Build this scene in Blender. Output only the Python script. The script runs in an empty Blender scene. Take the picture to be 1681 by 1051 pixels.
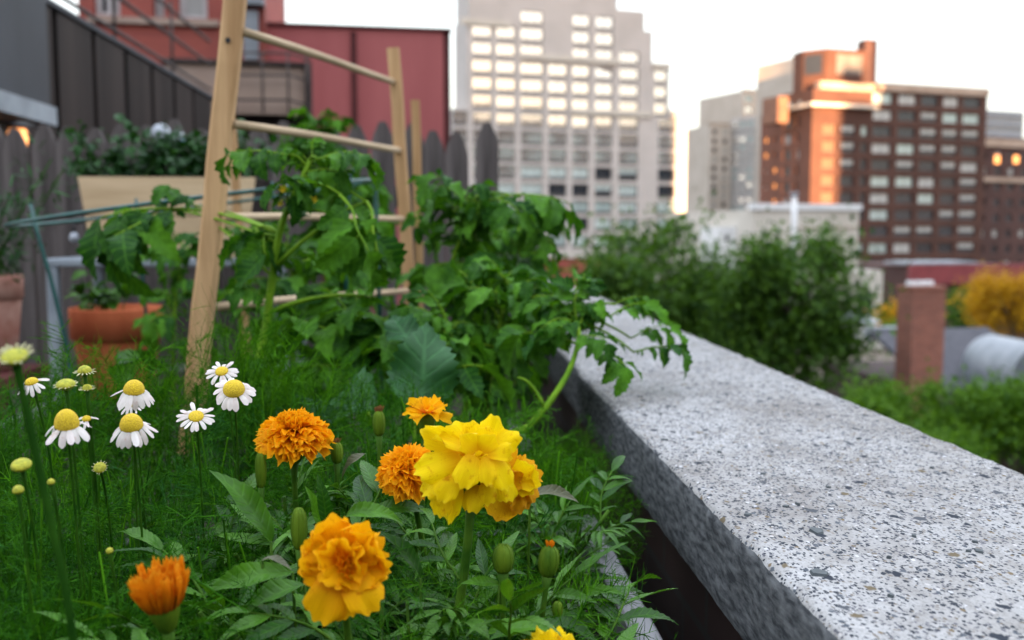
import bpy, math, random
import numpy as np
from mathutils import Vector, Matrix

random.seed(7)
rng = np.random.default_rng(7)
SC = bpy.context.scene
COL = SC.collection
PI = math.pi
F = 1634.0                      # focal length in pixels of the 1681 px wide photograph
CAM = np.array([0.0, 0.0, 15.0])
ROOF = 15.0                     # heights on the roof terrace are given relative to the lens
PITCH, YAW = math.radians(5.23), math.radians(4.34)

# ---------------------------------------------------------------- camera
cd = bpy.data.cameras.new('camera')
cam = bpy.data.objects.new('camera', cd)
COL.objects.link(cam)
cam.location = CAM
cam.rotation_euler = (PI / 2 - PITCH, 0, -YAW)
cd.sensor_width = 36.0
cd.lens = 36.0 * F / 1681.0
cd.clip_start, cd.clip_end = 0.05, 3000
cd.dof.use_dof = True
cd.dof.focus_distance = 0.80
cd.dof.aperture_fstop = 5.9
cd.dof.aperture_blades = 0
SC.camera = cam
RM = np.array(cam.rotation_euler.to_matrix())


def at(px, py, Y):
    """World point seen at photograph pixel (px, py) at distance Y along the parapet direction."""
    r = RM @ np.array([(px - 840.5) / F, -(py - 525.5) / F, -1.0])
    return CAM + r * (Y / r[1])


# ---------------------------------------------------------------- mesh building
def mat4(x, y, z, o, s=1.0):
    M = np.eye(4)
    M[:3, 0], M[:3, 1], M[:3, 2], M[:3, 3] = np.array(x) * s, np.array(y) * s, np.array(z) * s, o
    return M


def unit(v):
    v = np.asarray(v, float)
    return v / (np.linalg.norm(v) + 1e-12)


def frame(d, up, o, s=1.0, roll=0.0):
    """Local +y along d, +z towards up."""
    y = unit(d)
    x = np.cross(y, up)
    if np.linalg.norm(x) < 1e-4:
        x = np.cross(y, (1, 0.3, 0.1))
    x = unit(x)
    z = np.cross(x, y)
    if roll:
        c, sn = math.cos(roll), math.sin(roll)
        x, z = x * c + z * sn, z * c - x * sn
    return mat4(x, y, z, o, s)


def axframe(a, o, s=1.0, spin=0.0):
    """Local +z along a."""
    z = unit(a)
    x = np.cross((0, 1, 0.01), z)
    x = unit(x)
    y = np.cross(z, x)
    c, sn = math.cos(spin), math.sin(spin)
    return mat4(x * c + y * sn, y * c - x * sn, z, o, s)


class MB:
    def __init__(s):
        s.V, s.L, s.T, s.M, s.U, s.n = [], [], [], [], [], 0

    def raw(s, V, L, T, UV=None, M=None, mat=0):
        V = np.asarray(V, float).reshape(-1, 3)
        if M is not None:
            V = V @ M[:3, :3].T + M[:3, 3]
        L = np.asarray(L, np.int64)
        s.V.append(V)
        s.L.append(L + s.n)
        s.T.append(np.asarray(T, np.int64))
        s.M.append(np.full(len(T), mat, np.int64))
        s.U.append((np.asarray(UV, float) if UV is not None else np.zeros((len(V), 2)))[L])
        s.n += len(V)
        return s

    def add(s, o, M=None, mat=None):
        """Append another builder (a prototype), transformed."""
        o.pack()
        V = o.pV if M is None else o.pV @ M[:3, :3].T + M[:3, 3]
        s.V.append(V)
        s.L.append(o.pL + s.n)
        s.T.append(o.pT)
        s.M.append(o.pM if mat is None else np.full(len(o.pT), mat, np.int64))
        s.U.append(o.pU)
        s.n += len(V)
        return s

    def pack(s):
        if getattr(s, 'pn', None) != s.n:
            s.pV, s.pL, s.pT = np.concatenate(s.V), np.concatenate(s.L), np.concatenate(s.T)
            s.pM, s.pU, s.pn = np.concatenate(s.M), np.concatenate(s.U), s.n

    def box(s, a, b, mat=0, M=None):
        (x0, y0, z0), (x1, y1, z1) = a, b
        V = [(x0, y0, z0), (x1, y0, z0), (x1, y1, z0), (x0, y1, z0), (x0, y0, z1), (x1, y0, z1), (x1, y1, z1), (x0, y1, z1)]
        L = [0, 3, 2, 1, 4, 5, 6, 7, 0, 1, 5, 4, 1, 2, 6, 5, 2, 3, 7, 6, 3, 0, 4, 7]
        return s.raw(V, L, [4] * 6, None, M, mat)

    def bbox(s, a, b, r=0.004, mat=0, M=None):
        """Box with chamfered vertical (y-running) edges: an extruded octagon along the longest axis."""
        a, b = np.array(a, float), np.array(b, float)
        ax = int(np.argmax(b - a))
        o = [i for i in range(3) if i != ax]
        u0, v0, u1, v1 = a[o[0]], a[o[1]], b[o[0]], b[o[1]]
        P = [(u0 + r, v0), (u1 - r, v0), (u1, v0 + r), (u1, v1 - r), (u1 - r, v1), (u0 + r, v1), (u0, v1 - r), (u0, v0 + r)]
        V = []
        for w in (a[ax], b[ax]):
            for p in P:
                q = [0, 0, 0]
                q[ax], q[o[0]], q[o[1]] = w, p[0], p[1]
                V.append(q)
        L, T = [], []
        for i in range(8):
            j = (i + 1) % 8
            L += [i, j, 8 + j, 8 + i]
            T.append(4)
        L += list(range(7, -1, -1)) + list(range(8, 16))
        T += [8, 8]
        return s.raw(V, L, T, None, M, mat)

    def tube(s, pts, rad, n=6, mat=0, caps=True):
        pts = np.asarray(pts, float)
        m = len(pts)
        rad = np.full(m, rad) if np.isscalar(rad) else np.asarray(rad, float)
        tan = np.gradient(pts, axis=0)
        tan /= np.linalg.norm(tan, axis=1)[:, None] + 1e-12
        up = np.array([0, 0, 1.0]) if abs(tan[0][2]) < 0.9 else np.array([1.0, 0, 0])
        x = unit(np.cross(tan[0], up))
        V, UV = [], []
        ang = np.linspace(0, 2 * PI, n, endpoint=False)
        for i in range(m):
            x = unit(x - tan[i] * np.dot(x, tan[i]))
            y = np.cross(tan[i], x)
            V.append(pts[i] + rad[i] * (np.cos(ang)[:, None] * x + np.sin(ang)[:, None] * y))
            UV += [(a / PI - 1, i / max(1, m - 1)) for a in ang]
        L, T = [], []
        for i in range(m - 1):
            for k in range(n):
                j = (k + 1) % n
                L += [i * n + k, i * n + j, (i + 1) * n + j, (i + 1) * n + k]
                T.append(4)
        if caps:
            L += list(range(n - 1, -1, -1)) + list(range((m - 1) * n, m * n))
            T += [n, n]
        return s.raw(np.concatenate(V), L, T, UV, None, mat)

    def lathe(s, prof, n=24, M=None, mat=0, wob=0.0):
        """Profile of (radius, height) turned about local z."""
        V = []
        for k, (r, z) in enumerate(prof):
            for i in range(n):
                a = 2 * PI * i / n
                rr = r * (1 + wob * math.sin(3 * a + k))
                V.append((rr * math.cos(a), rr * math.sin(a), z))
        L, T = [], []
        for k in range(len(prof) - 1):
            for i in range(n):
                j = (i + 1) % n
                L += [k * n + i, k * n + j, (k + 1) * n + j, (k + 1) * n + i]
                T.append(4)
        return s.raw(V, L, T, None, M, mat)

    def sheet(s, G, UV=None, M=None, mat=0):
        G = np.asarray(G, float)
        a, b = G.shape[:2]
        idx = np.arange(a * b).reshape(a, b)
        L = np.stack([idx[:-1, :-1], idx[:-1, 1:], idx[1:, 1:], idx[1:, :-1]], -1).reshape(-1)
        return s.raw(G.reshape(-1, 3), L, [4] * ((a - 1) * (b - 1)), None if UV is None else np.asarray(UV).reshape(-1, 2), M, mat)

    def build(s, name, mats, parent=None, smooth=False):
        s.pack()
        V = s.pV - (np.array(parent.matrix_basis.translation) if parent is not None and getattr(s, 'world', True) else 0)
        if parent is None and getattr(s, 'origin', None) is not None:
            V = V - s.origin
        me = bpy.data.meshes.new(name)
        me.vertices.add(len(V))
        me.vertices.foreach_set('co', V.astype(np.float32).ravel())
        me.loops.add(len(s.pL))
        me.loops.foreach_set('vertex_index', s.pL.astype(np.int32))
        me.polygons.add(len(s.pT))
        st = np.concatenate([[0], np.cumsum(s.pT)[:-1]]).astype(np.int32)
        me.polygons.foreach_set('loop_start', st)
        me.polygons.foreach_set('material_index', s.pM.astype(np.int32))
        me.polygons.foreach_set('use_smooth', np.full(len(s.pT), smooth))
        uv = me.uv_layers.new(name='UVMap')
        uv.data.foreach_set('uv', s.pU.astype(np.float32).ravel())
        me.update(calc_edges=True)
        for m in (mats if isinstance(mats, (list, tuple)) else [mats]):
            me.materials.append(m)
        o = bpy.data.objects.new(name, me)
        COL.objects.link(o)
        if parent is not None:
            o.parent = parent
        elif getattr(s, 'origin', None) is not None:
            o.location = s.origin
        return o


def tag(o, label=None, cat=None, group=None, kind=None):
    for k, v in (('label', label), ('category', cat), ('group', group), ('kind', kind)):
        if v:
            o[k] = v
    return o


def thing(name, label, cat, loc, group=None):
    o = bpy.data.objects.new(name, None)
    o.empty_display_size = 0.1
    COL.objects.link(o)
    o.location = loc
    return tag(o, label, cat, group)


# ---------------------------------------------------------------- materials
def N(nt, t, **kw):
    n = nt.nodes.new(t)
    for k, v in kw.items():
        if k.startswith('i_'):
            n.inputs[k[2:].replace('_', ' ')].default_value = v
        else:
            setattr(n, k, v)
    return n


def rgba(c):
    return (c[0], c[1], c[2], 1.0)


def base_mat(name):
    m = bpy.data.materials.new(name)
    m.use_nodes = True
    nt = m.node_tree
    return m, nt, nt.nodes['Principled BSDF'], nt.nodes['Material Output']


def ramp(nt, fac, stops, interp='LINEAR'):
    r = N(nt, 'ShaderNodeValToRGB')
    r.color_ramp.interpolation = interp
    e = r.color_ramp.elements
    while len(e) < len(stops):
        e.new(0.5)
    for el, (p, c) in zip(e, stops):
        el.position, el.color = p, rgba(c)
    nt.links.new(fac, r.inputs['Fac'])
    return r.outputs['Color']


def mixc(nt, fac, a, b, mode='MIX'):
    m = N(nt, 'ShaderNodeMix', data_type='RGBA', blend_type=mode)
    for sock, v in ((m.inputs['Factor'], fac), (m.inputs['A'], a), (m.inputs['B'], b)):
        pass
    ins = {'F': m.inputs[0], 'A': m.inputs[6], 'B': m.inputs[7]}
    for k, v in (('F', fac), ('A', a), ('B', b)):
        if hasattr(v, 'is_output') or isinstance(v, bpy.types.NodeSocket):
            nt.links.new(v, ins[k])
        else:
            ins[k].default_value = v if k == 'F' else rgba(v)
    return m.outputs[2]


def coords(nt, scale=(1, 1, 1), kind='Object', rot=(0, 0, 0)):
    tc = N(nt, 'ShaderNodeTexCoord')
    mp = N(nt, 'ShaderNodeMapping')
    mp.inputs['Scale'].default_value = scale
    mp.inputs['Rotation'].default_value = rot
    nt.links.new(tc.outputs[kind], mp.inputs['Vector'])
    return mp.outputs['Vector']


def noise_tex(nt, vec, scale, detail=4.0, rough=0.55):
    n = N(nt, 'ShaderNodeTexNoise')
    n.inputs['Scale'].default_value = scale
    n.inputs['Detail'].default_value = detail
    n.inputs['Roughness'].default_value = rough
    nt.links.new(vec, n.inputs['Vector'])
    return n.outputs['Fac']


def bump(nt, h, bsdf, strength=0.3, dist=0.01):
    b = N(nt, 'ShaderNodeBump')
    b.inputs['Strength'].default_value = strength
    b.inputs['Distance'].default_value = dist
    nt.links.new(h, b.inputs['Height'])
    nt.links.new(b.outputs['Normal'], bsdf.inputs['Normal'])


def mat_noise(name, c1, c2, scale=5.0, rough=0.8, stretch=(1, 1, 1), bumps=0.2, dist=0.01, metal=0.0, lo=0.35, hi=0.65, spec=0.5):
    m, nt, p, out = base_mat(name)
    v = coords(nt, stretch)
    n = noise_tex(nt, v, scale, 6.0)
    nt.links.new(ramp(nt, n, [(lo, c1), (hi, c2)]), p.inputs['Base Color'])
    p.inputs['Roughness'].default_value = rough
    p.inputs['Metallic'].default_value = metal
    p.inputs['Specular IOR Level'].default_value = spec
    if bumps:
        bump(nt, n, p, bumps, dist)
    return m


def mat_leaf(name, dark, light, trans=0.25, vein=0.35, rough=0.45, spec=0.5, vf=7.0, bstr=0.35):
    m, nt, p, out = base_mat(name)
    g = N(nt, 'ShaderNodeNewGeometry')
    c = mixc(nt, g.outputs['Random Per Island'], dark, light)
    uv = N(nt, 'ShaderNodeUVMap')
    sx = N(nt, 'ShaderNodeSeparateXYZ')
    nt.links.new(uv.outputs['UV'], sx.inputs['Vector'])
    ab = N(nt, 'ShaderNodeMath', operation='ABSOLUTE')
    nt.links.new(sx.outputs['X'], ab.inputs[0])
    # side veins: sawtooth of v*vf - |u|
    mu = N(nt, 'ShaderNodeMath', operation='MULTIPLY')
    nt.links.new(sx.outputs['Y'], mu.inputs[0])
    mu.inputs[1].default_value = vf
    su = N(nt, 'ShaderNodeMath', operation='SUBTRACT')
    nt.links.new(mu.outputs[0], su.inputs[0])
    nt.links.new(ab.outputs[0], su.inputs[1])
    pp = N(nt, 'ShaderNodeMath', operation='PINGPONG')
    nt.links.new(su.outputs[0], pp.inputs[0])
    pp.inputs[1].default_value = 0.5
    mn = N(nt, 'ShaderNodeMath', operation='MINIMUM')
    nt.links.new(pp.outputs[0], mn.inputs[0])
    nt.links.new(ab.outputs[0], mn.inputs[1])
    mr = N(nt, 'ShaderNodeMapRange')
    mr.inputs['From Min'].default_value = 0.02
    mr.inputs['From Max'].default_value = 0.12
    mr.inputs['To Min'].default_value = vein
    mr.inputs['To Max'].default_value = 0.0
    nt.links.new(mn.outputs[0], mr.inputs['Value'])
    c = mixc(nt, mr.outputs['Result'], c, tuple(min(1, x * 1.7 + 0.01) for x in light))
    v = coords(nt, (1, 1, 1))
    n = noise_tex(nt, v, 60.0, 3.0)
    c = mixc(nt, ramp(nt, n, [(0.3, (0.55,) * 3), (0.7, (0, 0, 0))]), c, tuple(x * 0.6 for x in dark))
    nt.links.new(c, p.inputs['Base Color'])
    p.inputs['Roughness'].default_value = rough
    p.inputs['Specular IOR Level'].default_value = spec
    if bstr:
        mb = N(nt, 'ShaderNodeMath', operation='MINIMUM')
        nt.links.new(mn.outputs[0], mb.inputs[0])
        mb.inputs[1].default_value = 0.25
        bump(nt, mb.outputs[0], p, bstr, 0.004)
    if trans > 0:
        tr = N(nt, 'ShaderNodeBsdfTranslucent')
        tc = mixc(nt, 1.0, c, (1.0, 0.95, 0.35), 'MULTIPLY')
        nt.links.new(tc, tr.inputs['Color'])
        mx = N(nt, 'ShaderNodeMixShader')
        mx.inputs[0].default_value = trans
        nt.links.new(p.outputs['BSDF'], mx.inputs[1])
        nt.links.new(tr.outputs['BSDF'], mx.inputs[2])
        nt.links.new(mx.outputs['Shader'], out.inputs['Surface'])
    return m


def mat_petal(name, root, tip, edge, trans=0.42, rough=0.55):
    """Petal: colour runs from its root to its tip (v), with fine lengthwise streaks and per-petal variation."""
    m, nt, p, out = base_mat(name)
    uv = N(nt, 'ShaderNodeUVMap')
    sx = N(nt, 'ShaderNodeSeparateXYZ')
    nt.links.new(uv.outputs['UV'], sx.inputs['Vector'])
    c = ramp(nt, sx.outputs['Y'], [(0.0, root), (0.45, tip), (0.9, tip), (1.0, edge)])
    g = N(nt, 'ShaderNodeNewGeometry')
    var = ramp(nt, g.outputs['Random Per Island'], [(0, (0.92, 0.86, 0.86)), (1, (1, 1, 1))])
    c = mixc(nt, 1.0, c, var, 'MULTIPLY')
    v = coords(nt, (14, 1, 1), 'UV')
    n = noise_tex(nt, v, 2.2, 3.0)
    c = mixc(nt, 1.0, c, ramp(nt, n, [(0.3, (0.86, 0.74, 0.7)), (0.65, (1, 1, 1))]), 'MULTIPLY')
    bl = noise_tex(nt, coords(nt), 140.0, 4.0, 0.7)
    c = mixc(nt, 1.0, c, ramp(nt, bl, [(0.28, (0.72, 0.5, 0.4)), (0.42, (1, 1, 1))]), 'MULTIPLY')
    nt.links.new(c, p.inputs['Base Color'])
    p.inputs['Roughness'].default_value = rough
    p.inputs['Specular IOR Level'].default_value = 0.08
    bump(nt, n, p, 0.35, 0.001)
    tr = N(nt, 'ShaderNodeBsdfTranslucent')
    nt.links.new(c, tr.inputs['Color'])
    mx = N(nt, 'ShaderNodeMixShader')
    mx.inputs[0].default_value = trans
    nt.links.new(p.outputs['BSDF'], mx.inputs[1])
    nt.links.new(tr.outputs['BSDF'], mx.inputs[2])
    nt.links.new(mx.outputs['Shader'], out.inputs['Surface'])
    return m


def mat_wood(name, c1, c2, scale=18.0, stretch=(1, 1, 0.06), rough=0.7, knots=True):
    m, nt, p, out = base_mat(name)
    v = coords(nt, stretch)
    n = noise_tex(nt, v, scale, 6.0, 0.65)
    n2 = noise_tex(nt, coords(nt, tuple(0.4 if s < 0.5 else 1 for s in stretch)), scale * 0.25, 3.0)
    c = ramp(nt, n, [(0.3, c1), (0.7, c2)])
    c = mixc(nt, ramp(nt, n2, [(0.55, (0, 0, 0)), (0.8, (0.55,) * 3)]), c, tuple(x * 0.45 for x in c1))
    nt.links.new(c, p.inputs['Base Color'])
    p.inputs['Roughness'].default_value = rough
    p.inputs['Specular IOR Level'].default_value = 0.15
    bump(nt, n, p, 0.35, 0.003)
    return m


def mat_concrete():
    m, nt, p, out = base_mat('exposed_aggregate_concrete')
    v = coords(nt, (1, 0.65, 1))
    big = noise_tex(nt, v, 7.0, 5.0)
    fine = noise_tex(nt, v, 420.0, 3.0, 0.7)
    c = ramp(nt, big, [(0.28, (0.24, 0.228, 0.22)), (0.5, (0.335, 0.33, 0.327)), (0.75, (0.39, 0.39, 0.395))])
    c = mixc(nt, 1.0, c, ramp(nt, fine, [(0.3, (0.6,) * 3), (0.5, (1, 1, 1)), (0.75, (1.05,) * 3)]), 'MULTIPLY')

    def cells(scale, stops, warp=0.85):
        vo = N(nt, 'ShaderNodeTexVoronoi')
        vo.inputs['Scale'].default_value = scale
        vo.inputs['Randomness'].default_value = 1.0
        wn = N(nt, 'ShaderNodeTexNoise')
        wn.inputs['Scale'].default_value = scale * 1.5
        nt.links.new(v, wn.inputs['Vector'])
        vm = N(nt, 'ShaderNodeVectorMath', operation='MULTIPLY_ADD')
        nt.links.new(wn.outputs['Color'], vm.inputs[0])
        vm.inputs[1].default_value = (warp / scale,) * 3
        nt.links.new(v, vm.inputs[2])
        nt.links.new(vm.outputs['Vector'], vo.inputs['Vector'])
        s = N(nt, 'ShaderNodeSeparateColor')
        nt.links.new(vo.outputs['Color'], s.inputs['Color'])
        return vo.outputs['Distance'], s.outputs['Red'], s.outputs['Green']

    stain = noise_tex(nt, v, 3.2, 6.0, 0.7)
    c = mixc(nt, ramp(nt, stain, [(0.52, (0, 0, 0)), (0.70, (0.45,) * 3)]), c, (0.21, 0.19, 0.165))
    dens = noise_tex(nt, v, 22.0, 5.0, 0.75)
    mott = noise_tex(nt, v, 55.0, 5.0, 0.7)
    c = mixc(nt, 1.0, c, ramp(nt, mott, [(0.3, (0.72, 0.70, 0.68)), (0.55, (1, 1, 1))]), 'MULTIPLY')
    bumps = []
    for scale, thr, rad, cols in ((420, 0.36, 0.6, [(0.03, 0.035, 0.045), (0.10, 0.10, 0.115), (0.15, 0.13, 0.11)]),
                                  (240, 0.15, 0.55, [(0.04, 0.045, 0.055), (0.085, 0.095, 0.11), (0.15, 0.115, 0.075)]),
                                  (330, 0.03, 0.55, [(0.46, 0.46, 0.48), (0.42, 0.40, 0.39), (0.50, 0.50, 0.52)]),
                                  (95, 0.075, 0.46, [(0.035, 0.04, 0.05), (0.075, 0.08, 0.09), (0.13, 0.105, 0.07)])):
        d, r, gcol = cells(scale, None)
        ad = N(nt, 'ShaderNodeMath', operation='MULTIPLY')           # chips gather in patches
        nt.links.new(dens, ad.inputs[0])
        ad.inputs[1].default_value = thr * 2.0
        lt = N(nt, 'ShaderNodeMath', operation='LESS_THAN')
        nt.links.new(r, lt.inputs[0])
        nt.links.new(ad.outputs[0], lt.inputs[1])
        ld = N(nt, 'ShaderNodeMapRange')
        ld.inputs['From Min'].default_value = rad
        ld.inputs['From Max'].default_value = rad * 0.75
        nt.links.new(d, ld.inputs['Value'])
        mk = N(nt, 'ShaderNodeMath', operation='MULTIPLY')
        nt.links.new(lt.outputs[0], mk.inputs[0])
        nt.links.new(ld.outputs['Result'], mk.inputs[1])
        col = ramp(nt, gcol, [(0.0, cols[0]), (0.5, cols[1]), (0.85, cols[2])], 'CONSTANT')
        c = mixc(nt, mk.outputs[0], c, col)
        bumps.append(mk.outputs[0])
    nt.links.new(c, p.inputs['Base Color'])
    p.inputs['Roughness'].default_value = 0.95
    h = N(nt, 'ShaderNodeMath', operation='MULTIPLY_ADD')
    nt.links.new(fine, h.inputs[0])
    h.inputs[1].default_value = 1.0
    nt.links.new(bumps[1], h.inputs[2])
    p.inputs['Specular IOR Level'].default_value = 0.05
    bump(nt, h.outputs[0], p, 0.22, 0.001)
    return m


def mat_brick(name, c1, c2, mortar, scale=1.0, rough=0.9):
    m, nt, p, out = base_mat(name)
    tc = N(nt, 'ShaderNodeTexCoord')
    sx = N(nt, 'ShaderNodeSeparateXYZ')
    nt.links.new(tc.outputs['Object'], sx.inputs['Vector'])
    ad = N(nt, 'ShaderNodeMath', operation='ADD')
    nt.links.new(sx.outputs['X'], ad.inputs[0])
    nt.links.new(sx.outputs['Y'], ad.inputs[1])
    cx = N(nt, 'ShaderNodeCombineXYZ')
    nt.links.new(ad.outputs[0], cx.inputs['X'])
    nt.links.new(sx.outputs['Z'], cx.inputs['Y'])
    b = N(nt, 'ShaderNodeTexBrick')
    b.inputs['Color1'].default_value, b.inputs['Color2'].default_value, b.inputs['Mortar'].default_value = rgba(c1), rgba(c2), rgba(mortar)
    b.inputs['Scale'].default_value = scale
    b.inputs['Brick Width'].default_value = 0.21
    b.inputs['Row Height'].default_value = 0.072
    b.inputs['Mortar Size'].default_value = 0.006
    nt.links.new(cx.outputs['Vector'], b.inputs['Vector'])
    n = noise_tex(nt, tc.outputs['Object'], 0.7 * scale, 5.0)
    c = mixc(nt, 1.0, b.outputs['Color'], ramp(nt, n, [(0.3, (0.75,) * 3), (0.7, (1.1,) * 3)]), 'MULTIPLY')
    nt.links.new(c, p.inputs['Base Color'])
    p.inputs['Roughness'].default_value = rough
    return m


def mat_glass(name, tint, metal=0.55, rough=0.06):
    m, nt, p, out = base_mat(name)
    v = coords(nt, (1, 1, 1), 'Object')
    n = noise_tex(nt, v, 0.8, 2.0)
    nt.links.new(ramp(nt, n, [(0.3, tuple(x * 0.8 for x in tint)), (0.7, tint)]), p.inputs['Base Color'])
    p.inputs['Metallic'].default_value = metal
    p.inputs['Roughness'].default_value = rough
    bump(nt, n, p, 0.06, 0.05)
    return m


M = {}
M['concrete'] = mat_concrete()
M['grime'] = mat_noise('weathered_concrete_edge', (0.04, 0.043, 0.048), (0.15, 0.156, 0.165), 170.0, 0.95, (1, 0.3, 1), bumps=0.4, dist=0.0015, lo=0.36, hi=0.68, spec=0.05)  # darker tone holds this side's shade as well as dirt
M['parapet_brick'] = mat_brick('parapet_brick', (0.04, 0.017, 0.014), (0.028, 0.014, 0.012), (0.03, 0.026, 0.024))
M['gray_wood'] = mat_wood('weathered_gray_wood', (0.12, 0.12, 0.125), (0.26, 0.26, 0.27), 30, (1, 0.05, 1))
M['picket'] = mat_wood('picket_wood', (0.030, 0.025, 0.024), (0.155, 0.134, 0.13), 22, (1, 1, 0.06))
M['pole'] = mat_wood('pale_pole_wood', (0.27, 0.14, 0.055), (0.62, 0.40, 0.21), 26, (1, 1, 0.05))
M['dowel'] = mat_wood('dowel_wood', (0.36, 0.26, 0.16), (0.55, 0.42, 0.28), 40, (0.1, 0.1, 1))
M['box_wood'] = mat_wood('pale_box_wood', (0.44, 0.31, 0.18), (0.66, 0.50, 0.32), 16, (0.10, 1, 1))
M['soil'] = mat_noise('potting_soil', (0.008, 0.006, 0.004), (0.035, 0.025, 0.018), 40.0, 1.0, bumps=1.0, dist=0.02)
M['deck'] = mat_wood('dark_roof_deck', (0.010, 0.009, 0.009), (0.028, 0.025, 0.024), 12, (1, 0.08, 1))
M['terracotta'] = mat_noise('terracotta', (0.33, 0.075, 0.028), (0.50, 0.14, 0.06), 7.0, 0.8, (1, 1, 0.5), bumps=0.2, spec=0.15)
M['old_terracotta'] = mat_noise('old_terracotta', (0.28, 0.10, 0.07), (0.45, 0.25, 0.20), 16.0, 0.85, bumps=0.2)
M['black'] = mat_noise('black_plastic', (0.008, 0.008, 0.009), (0.02, 0.02, 0.022), 9.0, 0.6, bumps=0.1)
M['cage'] = mat_noise('green_coated_wire', (0.004, 0.05, 0.045), (0.008, 0.085, 0.075), 40.0, 0.35, bumps=0.05)
M['table_metal'] = mat_noise('gray_painted_metal', (0.17, 0.20, 0.23), (0.27, 0.31, 0.35), 6.0, 0.5, bumps=0.05)
M['globe'] = mat_noise('white_glass_globe', (0.30, 0.33, 0.38), (0.42, 0.45, 0.50), 3.0, 0.15, bumps=0.0)
M['globe_teal'] = mat_noise('teal_band', (0.03, 0.22, 0.30), (0.06, 0.32, 0.42), 3.0, 0.2, bumps=0.0)
M['shed_metal'] = mat_noise('gray_sheet_metal', (0.032, 0.037, 0.046), (0.052, 0.059, 0.072), 1.6, 0.55, (1, 1, 0.5), bumps=0.1, spec=0.2)
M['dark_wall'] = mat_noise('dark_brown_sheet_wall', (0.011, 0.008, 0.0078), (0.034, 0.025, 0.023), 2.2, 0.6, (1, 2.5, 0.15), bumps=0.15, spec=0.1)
M['rail'] = mat_noise('rusty_rail', (0.03, 0.022, 0.02), (0.06, 0.04, 0.035), 10.0, 0.7, bumps=0.1)
M['red_paint'] = mat_noise('red_painted_stucco', (0.30, 0.070, 0.070), (0.44, 0.125, 0.122), 1.3, 0.85, (1, 1, 0.22), bumps=0.1, lo=0.25, hi=0.75)
M['red_brick'] = mat_brick('red_orange_brick', (0.36, 0.085, 0.06), (0.30, 0.07, 0.055), (0.28, 0.08, 0.065))
M['red_dark'] = mat_noise('dark_red_trim', (0.07, 0.022, 0.022), (0.10, 0.03, 0.03), 3.0, 0.8, spec=0.1)
M['tan_panel'] = mat_noise('tan_panel', (0.30, 0.21, 0.165), (0.38, 0.28, 0.225), 1.5, 0.8)
M['white_stone'] = mat_noise('pale_precast', (0.43, 0.395, 0.37), (0.49, 0.45, 0.425), 0.3, 0.85, bumps=0.0)
M['spandrel'] = mat_noise('gray_spandrel', (0.09, 0.082, 0.078), (0.14, 0.13, 0.125), 0.5, 0.7, bumps=0.0)
M['brick_tower'] = mat_brick('brown_red_brick', (0.088, 0.034, 0.022), (0.068, 0.027, 0.018), (0.075, 0.04, 0.03), 0.35)
M['brick_dark'] = mat_brick('dark_brown_brick', (0.085, 0.035, 0.028), (0.07, 0.03, 0.025), (0.07, 0.05, 0.045), 0.35)
M['tan_cap'] = mat_noise('tan_cap', (0.34, 0.25, 0.19), (0.42, 0.32, 0.25), 0.4, 0.85, bumps=0.0)
M['beige'] = mat_noise('beige_brick_far', (0.42, 0.36, 0.30), (0.48, 0.42, 0.36), 0.3, 0.85, bumps=0.0)
M['cream'] = mat_noise('cream_render', (0.48, 0.44, 0.38), (0.56, 0.52, 0.46), 0.3, 0.85, bumps=0.05)
M['white_paint'] = mat_noise('white_paint', (0.62, 0.63, 0.64), (0.72, 0.72, 0.72), 0.8, 0.6, bumps=0.0)
M['chimney_brick'] = mat_brick('chimney_brick', (0.36, 0.125, 0.08), (0.25, 0.088, 0.06), (0.28, 0.18, 0.14))
M['dark_roof'] = mat_noise('dark_shingles', (0.035, 0.035, 0.045), (0.07, 0.068, 0.08), 6.0, 0.85, bumps=0.3)
M['red_roof'] = mat_noise('red_metal_roof', (0.19, 0.03, 0.035), (0.24, 0.042, 0.045), 1.2, 0.6, bumps=0.0)
M['silver'] = mat_noise('silver_roof_coat', (0.20, 0.22, 0.25), (0.31, 0.335, 0.37), 1.5, 0.45, bumps=0.05)
M['gray_metal'] = mat_noise('galvanised_metal', (0.16, 0.18, 0.20), (0.26, 0.28, 0.31), 2.0, 0.5, metal=0.3, bumps=0.05)
M['asphalt'] = mat_noise('asphalt', (0.04, 0.04, 0.042), (0.065, 0.063, 0.062), 0.8, 0.95)
M['bark'] = mat_noise('bark', (0.05, 0.04, 0.03), (0.11, 0.09, 0.07), 12.0, 0.95, (1, 1, 0.3), bumps=0.8)
M['win_mirror'] = mat_glass('sky_reflecting_glass', (0.86, 0.84, 0.80), 0.80)
M['win_teal'] = mat_glass('teal_glass', (0.42, 0.52, 0.51), 0.15)
M['win_dark'] = mat_glass('dark_glass', (0.035, 0.04, 0.05), 0.15)
M['win_pale'] = mat_noise('pale_teal_blind', (0.36, 0.45, 0.45), (0.56, 0.64, 0.63), 0.45, 0.3, bumps=0.0)
M['brick_blind'] = mat_noise('warm_blind', (0.12, 0.055, 0.034), (0.17, 0.085, 0.05), 0.8, 0.6, bumps=0.0)
M['win_blind'] = mat_noise('window_blind', (0.36, 0.37, 0.36), (0.50, 0.50, 0.48), 1.2, 0.4, bumps=0.0)
M['frame_dark'] = mat_noise('dark_window_frame', (0.06, 0.055, 0.055), (0.09, 0.085, 0.08), 2.0, 0.6, bumps=0.0)
M['frame_white'] = mat_noise('white_window_frame', (0.5, 0.5, 0.5), (0.6, 0.6, 0.6), 2.0, 0.6, bumps=0.0)


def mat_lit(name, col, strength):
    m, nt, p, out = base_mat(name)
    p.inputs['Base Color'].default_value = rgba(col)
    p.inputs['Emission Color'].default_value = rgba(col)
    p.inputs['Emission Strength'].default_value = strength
    return m


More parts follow.
